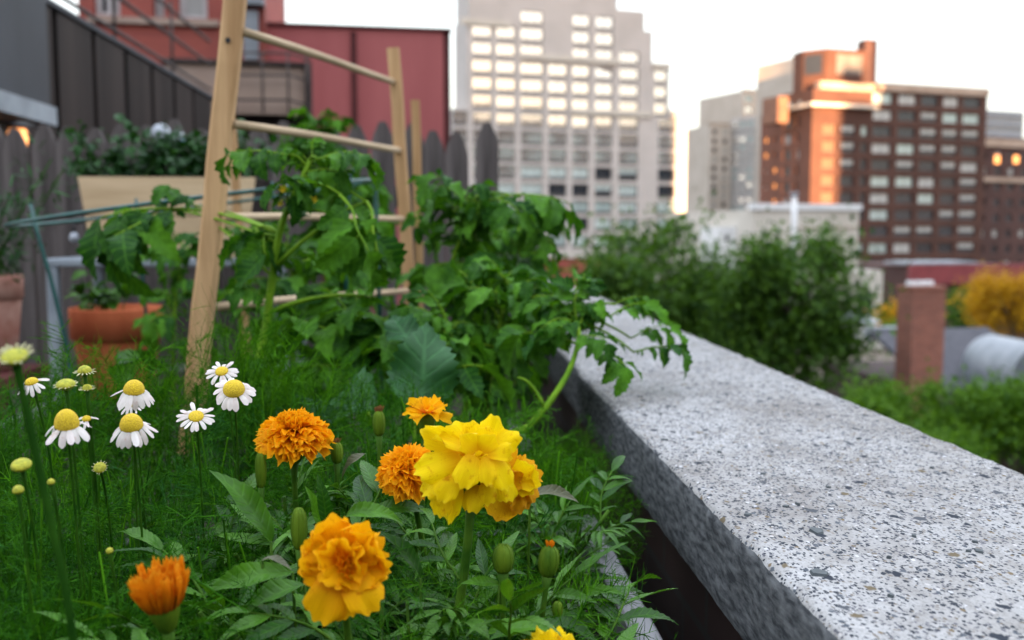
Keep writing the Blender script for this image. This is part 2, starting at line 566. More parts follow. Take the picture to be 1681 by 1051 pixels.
M['lamp_lit'] = mat_lit('lit_lamp', (1.0, 0.36, 0.10), 0.4)

M['tomato_leaf'] = mat_leaf('tomato_leaf', (0.010, 0.062, 0.008), (0.105, 0.29, 0.018), 0.38, 0.30, 0.5, 0.10)
M['tomato_stem'] = mat_noise('tomato_stem', (0.085, 0.19, 0.008), (0.16, 0.29, 0.015), 30.0, 0.55, bumps=0.2, spec=0.1)
M['squash_leaf'] = mat_leaf('squash_leaf', (0.022, 0.088, 0.028), (0.034, 0.12, 0.036), 0.2, 0.55, 0.5, 0.25, 6.0, 0.6)
M['marigold_leaf'] = mat_leaf('marigold_leaf', (0.012, 0.068, 0.004), (0.088, 0.25, 0.013), 0.32, 0.18, 0.40, 0.3, 9.0)
M['marigold_stem'] = mat_noise('marigold_stem', (0.022, 0.075, 0.005), (0.065, 0.14, 0.012), 40.0, 0.6, bumps=0.2, spec=0.1)
M['calyx'] = mat_noise('calyx', (0.030, 0.085, 0.005), (0.105, 0.17, 0.010), 60.0, 0.6, (1, 1, 0.1), bumps=0.4, spec=0.1)
M['feather'] = mat_leaf('feathery_leaf', (0.010, 0.065, 0.003), (0.105, 0.32, 0.010), 0.34, 0.0, 0.6, 0.05, 1.0, 0)
M['feather_dark'] = mat_leaf('feathery_leaf_dark', (0.008, 0.058, 0.003), (0.055, 0.21, 0.008), 0.3, 0.0, 0.6, 0.05, 1.0, 0)
M['feather_blue'] = mat_leaf('feathery_leaf_bluish', (0.010, 0.065, 0.012), (0.050, 0.19, 0.035), 0.3, 0.0, 0.6, 0.05, 1.0, 0)
M['dark_stem'] = mat_noise('dark_thick_stem', (0.005, 0.03, 0.002), (0.016, 0.06, 0.004), 30.0, 0.7, bumps=0.1, spec=0.03)
M['cham_stem'] = mat_noise('chamomile_stem', (0.010, 0.05, 0.003), (0.034, 0.10, 0.007), 30.0, 0.6, bumps=0.1, spec=0.05)
M['herb_leaf'] = mat_leaf('herb_leaf', (0.006, 0.038, 0.008), (0.028, 0.11, 0.016), 0.25, 0.25, 0.5, 0.25)
M['purple_tip'] = mat_leaf('purple_edged_leaf', (0.09, 0.10, 0.05), (0.13, 0.13, 0.08), 0.2, 0.3, 0.5, 0.4)
M['tree_leaf'] = mat_leaf('tree_leaf', (0.014, 0.060, 0.004), (0.125, 0.27, 0.016), 0.3, 0.0, 0.6, 0.3, 1.0, 0)
M['bush_leaf'] = mat_leaf('bright_tree_leaf', (0.035, 0.12, 0.004), (0.16, 0.33, 0.010), 0.35, 0.0, 0.6, 0.3, 1.0, 0)
M['yellow_leaf'] = mat_leaf('autumn_leaf', (0.40, 0.20, 0.006), (0.88, 0.55, 0.012), 0.3, 0.0, 0.6, 0.3, 1.0, 0)
M['pet_yellow'] = mat_petal('yellow_petal', (0.85, 0.50, 0.003), (0.96, 0.77, 0.005), (0.96, 0.80, 0.02))
M['pet_amber'] = mat_petal('old_yellow_petal', (0.60, 0.22, 0.004), (0.86, 0.50, 0.008), (0.80, 0.44, 0.02))
M['pet_orange'] = mat_petal('orange_petal', (0.88, 0.13, 0.003), (0.99, 0.45, 0.004), (0.99, 0.54, 0.010))
M['pet_gold'] = mat_petal('golden_orange_petal', (0.88, 0.16, 0.003), (0.98, 0.56, 0.004), (0.98, 0.56, 0.01))
M['pet_spent'] = mat_petal('spent_orange_petal', (0.36, 0.08, 0.006), (0.78, 0.25, 0.006), (0.88, 0.40, 0.02))
M['pet_brown'] = mat_petal('dried_petal', (0.10, 0.05, 0.02), (0.20, 0.10, 0.035), (0.26, 0.14, 0.05))
M['pet_white'] = mat_petal('white_petal', (0.80, 0.82, 0.76), (0.93, 0.93, 0.92), (0.93, 0.93, 0.93), 0.3)
M['pet_greenish'] = mat_petal('greenish_petal', (0.40, 0.48, 0.20), (0.66, 0.70, 0.42), (0.75, 0.78, 0.6), 0.2)
M['fruit'] = mat_noise('unripe_tomato', (0.16, 0.30, 0.09), (0.24, 0.40, 0.14), 12.0, 0.3, bumps=0.0)
M['blossom'] = mat_petal('tomato_blossom', (0.7, 0.45, 0.02), (0.9, 0.72, 0.04), (0.9, 0.7, 0.1))


def mat_disc():
    m, nt, p, out = base_mat('chamomile_disc')
    v = coords(nt)
    vo = N(nt, 'ShaderNodeTexVoronoi')
    vo.inputs['Scale'].default_value = 1300.0
    nt.links.new(v, vo.inputs['Vector'])
    uv = N(nt, 'ShaderNodeUVMap')
    c = ramp(nt, vo.outputs['Distance'], [(0.0, (0.86, 0.63, 0.01)), (0.8, (0.50, 0.32, 0.004))])
    nt.links.new(c, p.inputs['Base Color'])
    p.inputs['Roughness'].default_value = 0.7
    iv = N(nt, 'ShaderNodeMath', operation='SUBTRACT')
    iv.inputs[0].default_value = 1.0
    nt.links.new(vo.outputs['Distance'], iv.inputs[1])
    bump(nt, iv.outputs[0], p, 0.9, 0.0008)
    return m


M['disc'] = mat_disc()
M['disc_green'] = mat_noise('green_disc', (0.22, 0.24, 0.01), (0.42, 0.40, 0.02), 500.0, 0.7, bumps=0.8, dist=0.001)

# ---------------------------------------------------------------- sky and sun
SUN_EL = math.radians(2.6)
SUN_AZ = math.radians(14.0)      # to the right of straight behind the lens
back = np.array([-math.sin(YAW), -math.cos(YAW), 0.0])
right = np.array([math.cos(YAW), -math.sin(YAW), 0.0])
sun_h = unit(back * math.cos(SUN_AZ) + right * math.sin(SUN_AZ))
sun_v = unit(sun_h * math.cos(SUN_EL) + np.array([0, 0, math.sin(SUN_EL)]))
perp = np.array([-sun_h[1], sun_h[0], 0.0])
if perp @ right < 0:
    perp = -perp

w = bpy.data.worlds.new('World')
SC.world = w
w.use_nodes = True
nt = w.node_tree
bg = nt.nodes['Background']
sky = N(nt, 'ShaderNodeTexSky', sky_type='NISHITA', sun_disc=False)
sky.sun_elevation = SUN_EL
sky.sun_rotation = math.atan2(sun_h[0], sun_h[1])
sky.air_density, sky.dust_density, sky.ozone_density = 1.0, 2.0, 1.0
# thin, even high haze over the clear sky
# (an overcast sky is brighter overhead than along the horizon)
hz = N(nt, 'ShaderNodeMix', data_type='RGBA', blend_type='ADD')
hz.inputs[0].default_value = 1.0
nt.links.new(sky.outputs['Color'], hz.inputs[6])
tc = N(nt, 'ShaderNodeTexCoord')
sz = N(nt, 'ShaderNodeSeparateXYZ')
nt.links.new(tc.outputs['Generated'], sz.inputs['Vector'])
nt.links.new(ramp(nt, sz.outputs['Z'], [(0.0, (3.5, 3.55, 3.7)), (0.30, (4.7, 4.9, 5.3)), (1.0, (8.6, 9.3, 10.6))]), hz.inputs[7])
nt.links.new(hz.outputs[2], bg.inputs['Color'])
bg.inputs['Strength'].default_value = 0.045

sl = bpy.data.lights.new('sun', 'SUN')
sl.energy = 5.0
sl.angle = math.radians(0.5)
sl.color = (1.0, 0.58, 0.29)
so = bpy.data.objects.new('sun', sl)
COL.objects.link(so)
so.rotation_euler = Vector(sun_v).to_track_quat('Z', 'Y').to_euler()
so.location = (0, -10, 60)

SC.view_settings.view_transform = 'Standard'
SC.view_settings.look = 'None'
SC.view_settings.exposure = 2.78
SC.view_settings.gamma = 1.0
SC.cycles.use_denoising = True
SC.cycles.max_bounces = 6
SC.cycles.transparent_max_bounces = 4
SC.cycles.caustics_reflective = False
SC.cycles.caustics_refractive = False
SC.cycles.sample_clamp_indirect = 6.0

# ================================================================ THE TERRACE AND ITS PARAPET
def R(z):
    return ROOF + z


g = MB()
g.sheet([[(-2500, -2500, 0), (2500, -2500, 0)], [(-2500, 2500, 0), (2500, 2500, 0)]])
tag(g.build('ground', M['asphalt']), kind='structure')

d = MB()
d.box((-7, -3, R(-1.05)), (0.55, 9, R(-0.95)))
tag(d.build('roof_deck', M['deck']), kind='structure')
h = thing('brick_house', 'dark brick townhouse whose roof carries the garden terrace', 'house', (-3, 3, 0))
b = MB()
b.box((-7, -3, 0), (0.54, 9, R(-1.054)))
b.build('wall', M['parapet_brick'], h)

from mathutils import noise as mnoise


def nz(x, y, z, s):
    return mnoise.noise(Vector((x * s, y * s, z * s)))


def coping(y0, y1, dx, step, label):
    x0, x1, z0, z1 = 0.246 + dx, 0.605 + dx * 0.5, -0.335, -0.25
    prof = [(x0 + 0.003, z0), (x0, z0 + 0.012)]
    prof += [(x0, z) for z in np.linspace(z0 + 0.02, z1 - 0.012, 6)]
    prof += [(x0 + 0.0015, z1 - 0.005), (x0 + 0.005, z1 - 0.0012)]
    prof += [(x, z1) for x in np.linspace(x0 + 0.012, x1 - 0.012, 30)]
    prof += [(x1 - 0.005, z1 - 0.0012), (x1 - 0.0015, z1 - 0.005), (x1, z1 - 0.014), (x1, z0)]
    ys = np.arange(y0, y1 + 1e-6, step)
    G, top = [], 10
    for k, y in enumerate(ys):
        row = []
        e = min(k, len(ys) - 1 - k)
        for i, (x, z) in enumerate(prof):
            a = 0.0022 if 1 < i < 11 or i > 38 else 0.001
            n1 = nz(x, y, z, 30) * a + nz(x + 5, y, z, 110) * a * 0.6
            n2 = nz(x, y + 9, z, 30) * a * 0.6 + nz(x, y, z + 7, 120) * 0.0009
            sh = 0.004 if e == 0 else 0.0
            row.append((x + n1 + (sh if x < 0.3 else -sh if x > 0.58 else 0), y, R(z + n2 - (sh if i >= 8 else 0))))
        G.append(row)
    G = np.array(G)
    mb = MB()
    np_ = len(prof)
    # planter-side face and lowest edge: shade painted into the colour, plus dirt
    for i0, i1, mt in ((0, 9, 1), (9, np_, 0)):
        pass
    a, c = G.shape[:2]
    idx = np.arange(a * c).reshape(a, c)
    L = np.stack([idx[:-1, :-1], idx[:-1, 1:], idx[1:, 1:], idx[1:, :-1]], -1).reshape(-1, 4)
    L = L[:, ::-1]
    mats = []
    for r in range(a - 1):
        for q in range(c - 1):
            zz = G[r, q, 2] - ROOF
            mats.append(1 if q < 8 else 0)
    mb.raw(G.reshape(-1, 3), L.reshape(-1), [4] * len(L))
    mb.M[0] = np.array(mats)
    for r in (0, a - 1):
        ring = list(idx[r])
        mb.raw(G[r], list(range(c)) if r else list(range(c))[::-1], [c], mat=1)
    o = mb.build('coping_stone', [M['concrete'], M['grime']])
    for p_ in o.data.polygons:
        p_.use_smooth = True
    tag(o, label, 'coping', 'coping stones along the parapet')


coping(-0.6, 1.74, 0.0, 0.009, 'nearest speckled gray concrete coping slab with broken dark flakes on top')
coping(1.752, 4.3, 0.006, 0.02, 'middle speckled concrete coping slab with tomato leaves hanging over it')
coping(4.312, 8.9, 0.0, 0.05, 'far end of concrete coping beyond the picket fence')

pw = MB()
pw.box((0.30, -1, R(-0.948)), (0.545, 8.9, R(-0.336)))
tag(pw.build('parapet_wall', M['parapet_brick']), 'dark brick parapet wall beneath the pale concrete coping', 'wall')

# slate flakes lying on the coping
flake_px = [(1348, 942, 30), (1340, 872, 26), (1290, 832, 10), (1228, 845, 12), (1462, 978, 14), (1600, 890, 9), (1500, 880, 9),
            (1090, 722, 10), (1056, 657, 8), (1085, 680, 7), (1108, 668, 6), (1252, 778, 9), (1360, 800, 8), (1180, 742, 7), (1310, 828, 8),
            (1606, 905, 16), (1590, 905, 8), (1460, 915, 8), (1530, 768, 8), (1410, 720, 7)]


def on_top(px, py, z):
    r = at(px, py, 1.0) - CAM
    return CAM + r * (z / r[2])


for k, (px, py, s) in enumerate(flake_px):
    c = on_top(px, py, -0.2495)
    mb = MB()
    mb.origin = c
    n = random.choice([4, 5, 6])
    r0 = s * (c[1] / F) * 0.5
    ang = sorted(random.uniform(0, 2 * PI) for _ in range(n))
    ang = [2 * PI * i / n + random.uniform(-0.4, 0.4) for i in range(n)]
    ringb = [(c[0] + 1.25 * math.cos(a) * r0 * random.uniform(0.6, 1.3), c[1] + 1.5 * math.sin(a) * r0 * random.uniform(0.7, 1.2)) for a in ang]
    t = 0.0007 + r0 * 0.05
    V = [(x, y, c[2] - 0.001) for x, y in ringb] + [(c[0] + (x - c[0]) * 0.85, c[1] + (y - c[1]) * 0.85, c[2] + t + random.uniform(0, t)) for x, y in ringb]
    L, T = list(range(n, 2 * n)), [n]
    for i in range(n):
        j = (i + 1) % n
        L += [i, j, n + j, n + i]
        T.append(4)
    mb.raw(V, L, T)
    o = mb.build('stone_flake', mat_noise('slate', (0.03, 0.04, 0.046), (0.055, 0.068, 0.075), 90, 0.6, bumps=0.2, dist=0.001) if k == 0 else bpy.data.materials['slate'])
    if k == 0:
        tag(o, 'largest dark slate flake, kite shaped, on the coping near the front', 'stone', 'stone flakes on the coping')
    elif k == 1:
        tag(o, 'second largest slate flake on the coping, just behind the kite shaped one', 'stone', 'stone flakes on the coping')
    else:
        tag(o, 'tiny dark stone flake lying on the pale concrete coping', 'stone', 'stone flakes on the coping')

# ---------------------------------------------------------------- planters
pl = thing('wooden_planter', 'long weathered gray wooden planter filled with flowers beside the parapet', 'planter', (-0.3, 0.8, R(-0.95)))
rim = MB()
rim.bbox((0.172, 0.2, R(-0.46)), (0.198, 1.22, R(-0.36)), 0.003)
rim.build('side_board', M['gray_wood'], pl)
rim = MB()
rim.bbox((0.172, 0.2, R(-0.949)), (0.196, 1.22, R(-0.465)), 0.003)
rim.build('lower_board', M['gray_wood'], pl)
rim = MB()
rim.bbox((-0.80, 0.2, R(-0.949)), (-0.776, 1.22, R(-0.37)), 0.003)
rim.build('lower_board', M['gray_wood'], pl)
for ye in (0.22, 1.19):
    e = MB()
    e.box((-0.775, ye, R(-0.945)), (0.171, ye + 0.025, R(-0.375)))
    e.build('end_board', M['gray_wood'], pl)
s_ = MB()
xs, ys = np.linspace(-0.775, 0.171, 40), np.linspace(0.246, 1.189, 40)
s_.sheet([[(x, y, R(-0.415 + 0.012 * nz(x, y, 0, 14) + 0.008 * nz(x, y, 4, 50))) for x in xs] for y in ys])
s_.build('soil', M['soil'], pl)
p2 = thing('wooden_planter', 'low dark wooden planter holding the tomato plants behind the flowers', 'planter', (-0.3, 2.2, R(-0.95)))
for a, c in (((0.16, 1.24, -0.949), (0.19, 3.3, -0.44)), ((-1.0, 1.24, -0.949), (-0.975, 3.3, -0.44)),
             ((-0.974, 1.24, -0.949), (0.159, 1.265, -0.44)), ((-0.974, 3.27, -0.949), (0.159, 3.295, -0.44))):
    rim = MB()
    rim.box((a[0], a[1], R(a[2])), (c[0], c[1], R(c[2])))
    rim.build('side_board', M['gray_wood'], p2)
s_ = MB()
xs, ys = np.linspace(-0.974, 0.159, 30), np.linspace(1.266, 3.269, 40)
s_.sheet([[(x, y, R(-0.47 + 0.02 * nz(x, y, 0, 9))) for x in xs] for y in ys])
s_.build('soil', M['soil'], p2)

# ---------------------------------------------------------------- trellis and stakes
tr = thing('wooden_trellis', 'pale wooden ladder trellis with round rungs rising out of tomato plants', 'trellis', at(330, 640, 1.75) * [1, 1, 0] + [0, 0, R(-0.48)])


def square_pole(mb, p0, p1, w, mat=0, n=10):
    d = unit(np.array(p1) - p0)
    L = np.linalg.norm(np.array(p1) - p0)
    fr = frame(d, (0, -1, 0), p0)
    r = w * 0.14
    P = [(-w / 2 + r, -w / 2), (w / 2 - r, -w / 2), (w / 2, -w / 2 + r), (w / 2, w / 2 - r), (w / 2 - r, w / 2), (-w / 2 + r, w / 2), (-w / 2, w / 2 - r), (-w / 2, -w / 2 + r)]
    V = []
    for k in range(n + 1):
        t = L * k / n
        ox, oz = 0.0012 * math.sin(k * 1.7), 0.001 * math.cos(k * 2.3)
        V += [(x + ox, t, z + oz) for x, z in P]
    Lp, T = [], []
    for k in range(n):
        for i in range(8):
            j = (i + 1) % 8
            Lp += [k * 8 + j, k * 8 + i, (k + 1) * 8 + i, (k + 1) * 8 + j]
            T.append(4)
    Lp += list(range(8)) + list(range(n * 8 + 7, n * 8 - 1, -1))
    T += [8, 8]
    mb.raw(V, Lp, T, None, fr, mat)


YA, YB = 1.72, 2.52
topA, botA = at(392, -60, YA), at(313, 720, YA)
topB, botB = at(646, 80, YB), at(678, 560, YB)
botA = botA + (botA - topA) * 0.03
for p0, p1, wd, lb in ((botA, topA, 0.0345, 'near pole with a drilled knot hole'), (botB, topB, 0.031, None)):
    mb = MB()
    square_pole(mb, p0, p1, wd)
    o = mb.build('pole', M['pole'], tr)
    if lb:
        tag(o, lb)
k_ = MB()
hp = at(374, 66, YA - 0.019)
k_.lathe([(0.0, 0.001), (0.0045, 0.0008), (0.0045, -0.0015)], 12, axframe((0, -1, 0), hp))
k_.build('knot_hole', M['black'], tr)
for (ax, ay), (bx, by), mt in (((398, 52), (648, 134), 0), ((383, 204), (658, 246), 0), ((352, 357), (664, 358), 0), ((338, 506), (672, 476), 0)):
    mb = MB()
    a, b = at(ax, ay, YA), at(bx, by, YB)
    pts = [a + (b - a) * t + np.array([0, 0, 0.002 * math.sin(t * 5)]) for t in np.linspace(0, 1, 9)]
    mb.tube(pts, 0.0075, 10)
    mb.build('rung', M['dowel'], tr, True)
for (a, b, Y, wd, lb) in (((682, 165), (690, 560), 3.0, 0.026, 'slim pale wooden stake standing behind the trellis near pickets'),
                          ((379, 190), (402, 520), 2.7, 0.021, 'thin wooden stake half hidden behind the near trellis pole')):
    mb = MB()
    p0, p1 = at(b[0], b[1], Y), at(a[0], a[1], Y)
    p0 = p0 + (p0 - p1) * ((p0[2] - R(-0.46)) / (p1[2] - p0[2]))
    mb.origin = p0
    square_pole(mb, p0, p1, wd)
    tag(mb.build('wooden_stake', M['pole']), lb, 'stake', 'stakes among the tomatoes')

# ---------------------------------------------------------------- tomato cage
cg = thing('tomato_cage', 'green coated wire tomato cage ring around the leafy plants', 'plant cage', at(330, 330, 2.3) * [1, 1, 0] + [0, 0, R(-0.46)])
cl, cr = at(34, 371, 2.3), at(612, 296, 2.3)
cc, half = (cl + cr) / 2, (cr - cl) / 2
rr = np.linalg.norm(half)
ring = [cc + half * math.cos(a) + np.array([0, 1, 0.03]) * rr * math.sin(a) for a in np.linspace(0, 2 * PI, 61)]
mb = MB()
mb.tube(ring, 0.0042, 8, caps=False)
mb.build('ring', M['cage'], cg, True)
for pts in ([(50, 335), (62, 385), (84, 460), (108, 560), (128, 680)], [(618, 355), (616, 310), (612, 280), (603, 268), (590, 268), (575, 290), (572, 330)]):
    mb = MB()
    P = [at(x, y, 2.3) for x, y in pts]
    if len(pts) == 7:
        P = [P[0] * [1, 1, 0] + [0.01, 0, R(-0.45)]] + P + [P[-1] * [1, 1, 0] + [-0.02, 0.02, R(-0.45)]]
    else:
        P = P + [P[-1] * [1, 1, 0] + [0.03, 0, R(-0.93)]]
    mb.tube(P, 0.0046, 8)
    mb.build('leg', M['cage'], cg, True)
for ang in (1.3, 2.2):
    q = cc + half * math.cos(ang) + np.array([0, 1, 0.03]) * rr * math.sin(ang)
    mb = MB()
    mb.tube([q + [0, 0, 0.04], q, q * [0.9, 0.97, 0] + [0, 0, R(-0.9)]], 0.0042, 8)
    mb.build('leg', M['cage'], cg, True)

# ---------------------------------------------------------------- picket fence
FY = 3.75
fx1 = at(796, 300, FY)[0]
fn = thing('picket_fence', 'weathered dark gray wooden picket fence with pointed tops', 'fence', (-1.3, FY, R(-0.95)))
fz = (376 - 207) / F * FY
npk = 29


def picket_mesh(w, h):
    mb = MB()
    mb.world = False
    pts = [(-w / 2, 0), (w / 2, 0), (w / 2, h - 0.085), (w * 0.40, h - 0.05), (w * 0.16, h - 0.004), (0.0, h), (-w * 0.16, h - 0.004), (-w * 0.40, h - 0.05), (-w / 2, h - 0.085)]
    m = len(pts)
    V = [(x, -0.009, z) for x, z in pts] + [(x, 0.009, z) for x, z in pts]
    L, T = list(range(m)) + list(range(2 * m - 1, m - 1, -1)), [m, m]
    for i in range(m):
        j = (i + 1) % m
        L += [j, i, m + i, m + j]
        T.append(4)
    mb.raw(V, L, T)
    return mb.build('picket', M['picket'], fn)


pk0 = picket_mesh(0.086, 0.95 + fz)
for i in range(npk):
    o = pk0 if i == 0 else pk0.copy()
    if i:
        COL.objects.link(o)
        o.parent = fn
    o.location = (fx1 - i * 0.0935 + random.uniform(-0.004, 0.004) + 1.3, random.uniform(-0.004, 0.004), random.uniform(-0.03, 0.012))
    o.rotation_euler = (0, random.uniform(-0.012, 0.012), random.uniform(-0.06, 0.06))
for zz in (-0.75, 0.08):
    mb = MB()
    mb.bbox((fx1 - npk * 0.0935, FY + 0.016, R(zz)), (fx1 + 0.05, FY + 0.05, R(zz + 0.08)), 0.004)
    mb.build('rail', M['picket'], fn)

# ---------------------------------------------------------------- shed, dark wall and its railing
sx = -1.72
sh = thing('metal_shed', 'dark gray sheet metal rooftop shed with overhanging eave behind the pickets', 'shed', (sx - 0.8, 4.3, R(-0.95)))


def zat(px, py, x):      # height and distance where the sight line meets the plane X = x
    r = at(px, py, 1.0) - CAM
    return r * (x / r[0])


e1 = zat(90, 168, sx)
mb = MB()
mb.box((sx - 1.6, 3.84, R(e1[2] - 0.02)), (sx - 0.02, e1[1], R(1.7)))
mb.build('wall', M['shed_metal'], sh)
mb = MB()
mb.box((sx - 1.6, 3.82, R(e1[2] - 0.105)), (sx, e1[1] + 0.02, R(e1[2] - 0.022)))
mb.build('eave', M['table_metal'], sh)
mb = MB()
mb.box((sx - 1.6, 3.9, R(-0.949)), (sx - 0.16, e1[1] - 0.04, R(e1[2] - 0.107)))
mb.build('base_wall', M['black'], sh)

wx = -2.05
w0, w1 = zat(96, 24, wx), zat(352, 163, wx)
dw = thing('sheet_metal_wall', 'dark brown sheet wall with vertical seams running away behind the fence', 'wall', (wx, 6.5, R(-0.95)))
ztop = (w0[2] + w1[2]) / 2
mb = MB()
mb.box((wx - 0.2, e1[1] + 0.05, R(-0.949)), (wx - 0.03, w1[1], R(ztop)))
for k, y in enumerate(np.arange(e1[1] + 0.35, w1[1] - 0.3, 0.62)):
    mb.box((wx - 0.031, y, R(-0.94)), (wx + 0.004, y + 0.55, R(ztop - 0.006)))
mb.build('panel', M['dark_wall'], dw)
mb = MB()
mb.box((wx - 0.24, e1[1] + 0.04, R(ztop + 0.002)), (wx + 0.02, w1[1] + 0.02, R(ztop + 0.03)))
mb.build('cap', M['shed_metal'], dw)

rl = thing('pipe_railing', 'thin rusty pipe railing running along the top of the dark wall', 'railing', (wx - 0.1, 6.5, R(ztop + 0.03)))
for f in (0.62, 0.73, 0.83):
    mb = MB()
    zz = f * abs(wx - 0.12)
    mb.tube([(wx - 0.12, y, R(zz)) for y in np.linspace(e1[1] + 0.2, w1[1] + 0.4, 6)], 0.014, 8)
    mb.build('rail', M['rail'], rl, True)
for y in (5.6, 7.1, 8.6):
    mb = MB()
    mb.tube([(wx - 0.12, y, R(ztop + 0.03)), (wx - 0.12, y, R(0.86 * abs(wx - 0.12)))], 0.012, 8)
    mb.build('post', M['rail'], rl, True)

# ---------------------------------------------------------------- table, box planter, pots, globes
tb = thing('metal_table', 'gray painted metal plant table holding the pale box planter', 'table', at(240, 420, 3.3) * [1, 1, 0] + [0, 0, R(-0.95)])
ta, tb_ = at(72, 425, 3.1), at(470, 425, 3.1)
mb = MB()
mb.bbox((ta[0], 3.1, ta[2] - 0.025), (tb_[0], 3.55, ta[2]), 0.004)
mb.build('table_top', M['table_metal'], tb)
for x, y in ((ta[0] + 0.02, 3.115), (tb_[0] - 0.02, 3.115), (ta[0] + 0.02, 3.53), (tb_[0] - 0.02, 3.53)):
    mb = MB()
    mb.bbox((x - 0.017, y - 0.014, R(-0.949)), (x + 0.017, y + 0.014, ta[2] - 0.026), 0.003)
    mb.build('leg', M['table_metal'], tb)

bx = thing('box_planter', 'pale wooden tapered planter box on the gray metal table', 'planter', at(250, 418, 3.3) * [1, 1, 0] + [0, 0, ta[2] + 0.002])
q0, q1 = at(127, 290, 3.13), at(418, 283, 3.13)
r0 = at(152, 424, 3.13)
zt, zb = q0[2], ta[2] + 0.002
dep = 0.34
ins = r0[0] - q0[0]
mb = MB()


def slab(mb, quad, th, nrm, mat=0):
    q = [np.array(p, float) for p in quad]
    n = np.array(nrm) * th
    V = q + [p + n for p in q]
    mb.raw(V, [3, 2, 1, 0, 4, 5, 6, 7, 0, 1, 5, 4, 1, 2, 6, 5, 2, 3, 7, 6, 3, 0, 4, 7], [4] * 6, None, None, mat)


zm = (zt * 0.52 + zb * 0.48)
xm0, xm1 = q0[0] + ins * 0.48, q1[0] - ins * 0.48
Yf = 3.13
for (za, zc, xa0, xa1, xc0, xc1) in ((zb, zm - 0.002, r0[0], q1[0] - ins, xm0, xm1), (zm + 0.002, zt, xm0, xm1, q0[0], q1[0])):
    mb = MB()
    slab(mb, [(xa0, Yf, za), (xa1, Yf, za), (xc1, Yf, zc), (xc0, Yf, zc)], 0.02, (0, 1, 0))
    mb.build('front_board', M['box_wood'], bx)
    mb = MB()
    slab(mb, [(xa0, Yf + dep, za), (xa1, Yf + dep, za), (xc1, Yf + dep, zc), (xc0, Yf + dep, zc)], 0.02, (0, 1, 0))
    mb.build('back_board', M['box_wood'], bx)
for s in (0, 1):
    xb, xt = (r0[0], q0[0]) if s == 0 else (q1[0] - ins - 0.02, q1[0] - 0.02)
    mb = MB()
    slab(mb, [(xb, Yf + 0.021, zb), (xb, Yf + dep - 0.001, zb), (xt, Yf + dep - 0.001, zt), (xt, Yf + 0.021, zt)], 0.02, (1, 0, 0))
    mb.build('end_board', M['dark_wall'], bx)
mb = MB()
mb.box((q0[0] + 0.03, Yf + 0.022, zt - 0.06), (q1[0] - 0.03, Yf + dep - 0.002, zt - 0.03))
mb.build('soil', M['soil'], bx)


def pot(name, label, c, rt, hgt, mt, cat='flower pot', rimh=0.28):
    p = thing(name, label, cat, c)
    mb = MB()
    rb = rt * 0.66
    mb.lathe([(0, 0), (rb, 0), (rb + (rt * 0.93 - rb) * 0.5, hgt * 0.4), (rt * 0.92, hgt * (1 - rimh))], 40, axframe((0, 0, 1), c))
    mb.build('body', mt, p, True)
    mb = MB()
    mb.lathe([(rt * 0.915, hgt * (1 - rimh)), (rt * 0.985, hgt * (1 - rimh) + 0.002), (rt, hgt * 0.985), (rt * 0.985, hgt), (rt * 0.93, hgt), (rt * 0.90, hgt * 0.85)], 40, axframe((0, 0, 1), c))
    mb.build('rim', mt, p, True)
    mb = MB()
    mb.lathe([(rt * 0.92, hgt * 0.9), (rt * 0.5, hgt * 0.92), (0.0, hgt * 0.93)], 24, axframe((0, 0, 1), c))
    mb.build('soil', M['soil'], p)
    return p


pc = at(191, 504, 2.85)
prt = 71 / F * 2.85
ph = 0.32
pot('terracotta_pot', 'orange terracotta pot with rolled rim standing below the table', pc - [0, 0, ph], prt, ph, M['terracotta'], rimh=0.27)
mb = MB()
mb.origin = pc * [1, 1, 0] + [0, 0, R(-0.95)]
mb.bbox((pc[0] - 0.13, pc[1] - 0.12, R(-0.949)), (pc[0] + 0.13, pc[1] + 0.12, pc[2] - ph - 0.002), 0.008)
mb.bbox((pc[0] - 0.15, pc[1] - 0.14, R(-0.949)), (pc[0] + 0.15, pc[1] + 0.14, R(-0.92)), 0.008)
tag(mb.build('plant_stand', M['black']), 'small black stand beneath the orange terracotta pot', 'stand')
p2c = at(-14, 452, 2.6)
pot('terracotta_pot', 'faded pinkish terracotta pot at the left edge of the terrace', p2c - [0, 0, 0.24], 46 / F * 2.6, 0.24, M['old_terracotta'], rimh=0.25)
mb = MB()
z_ = p2c[2] - 0.242
mb.origin = p2c * [1, 1, 0] + [0, 0, R(-0.95)]
mb.bbox((p2c[0] - 0.3, p2c[1] - 0.13, z_ - 0.03), (p2c[0] + 0.085, p2c[1] + 0.13, z_), 0.004)
for dx in (-0.27, 0.05):
    for dy in (-0.1, 0.1):
        mb.box((p2c[0] + dx - 0.015, p2c[1] + dy - 0.015, R(-0.949)), (p2c[0] + dx + 0.015, p2c[1] + dy + 0.015, z_ - 0.031))
tag(mb.build('plant_bench', M['red_dark']), 'dark red wooden bench under the faded pot at left', 'bench')

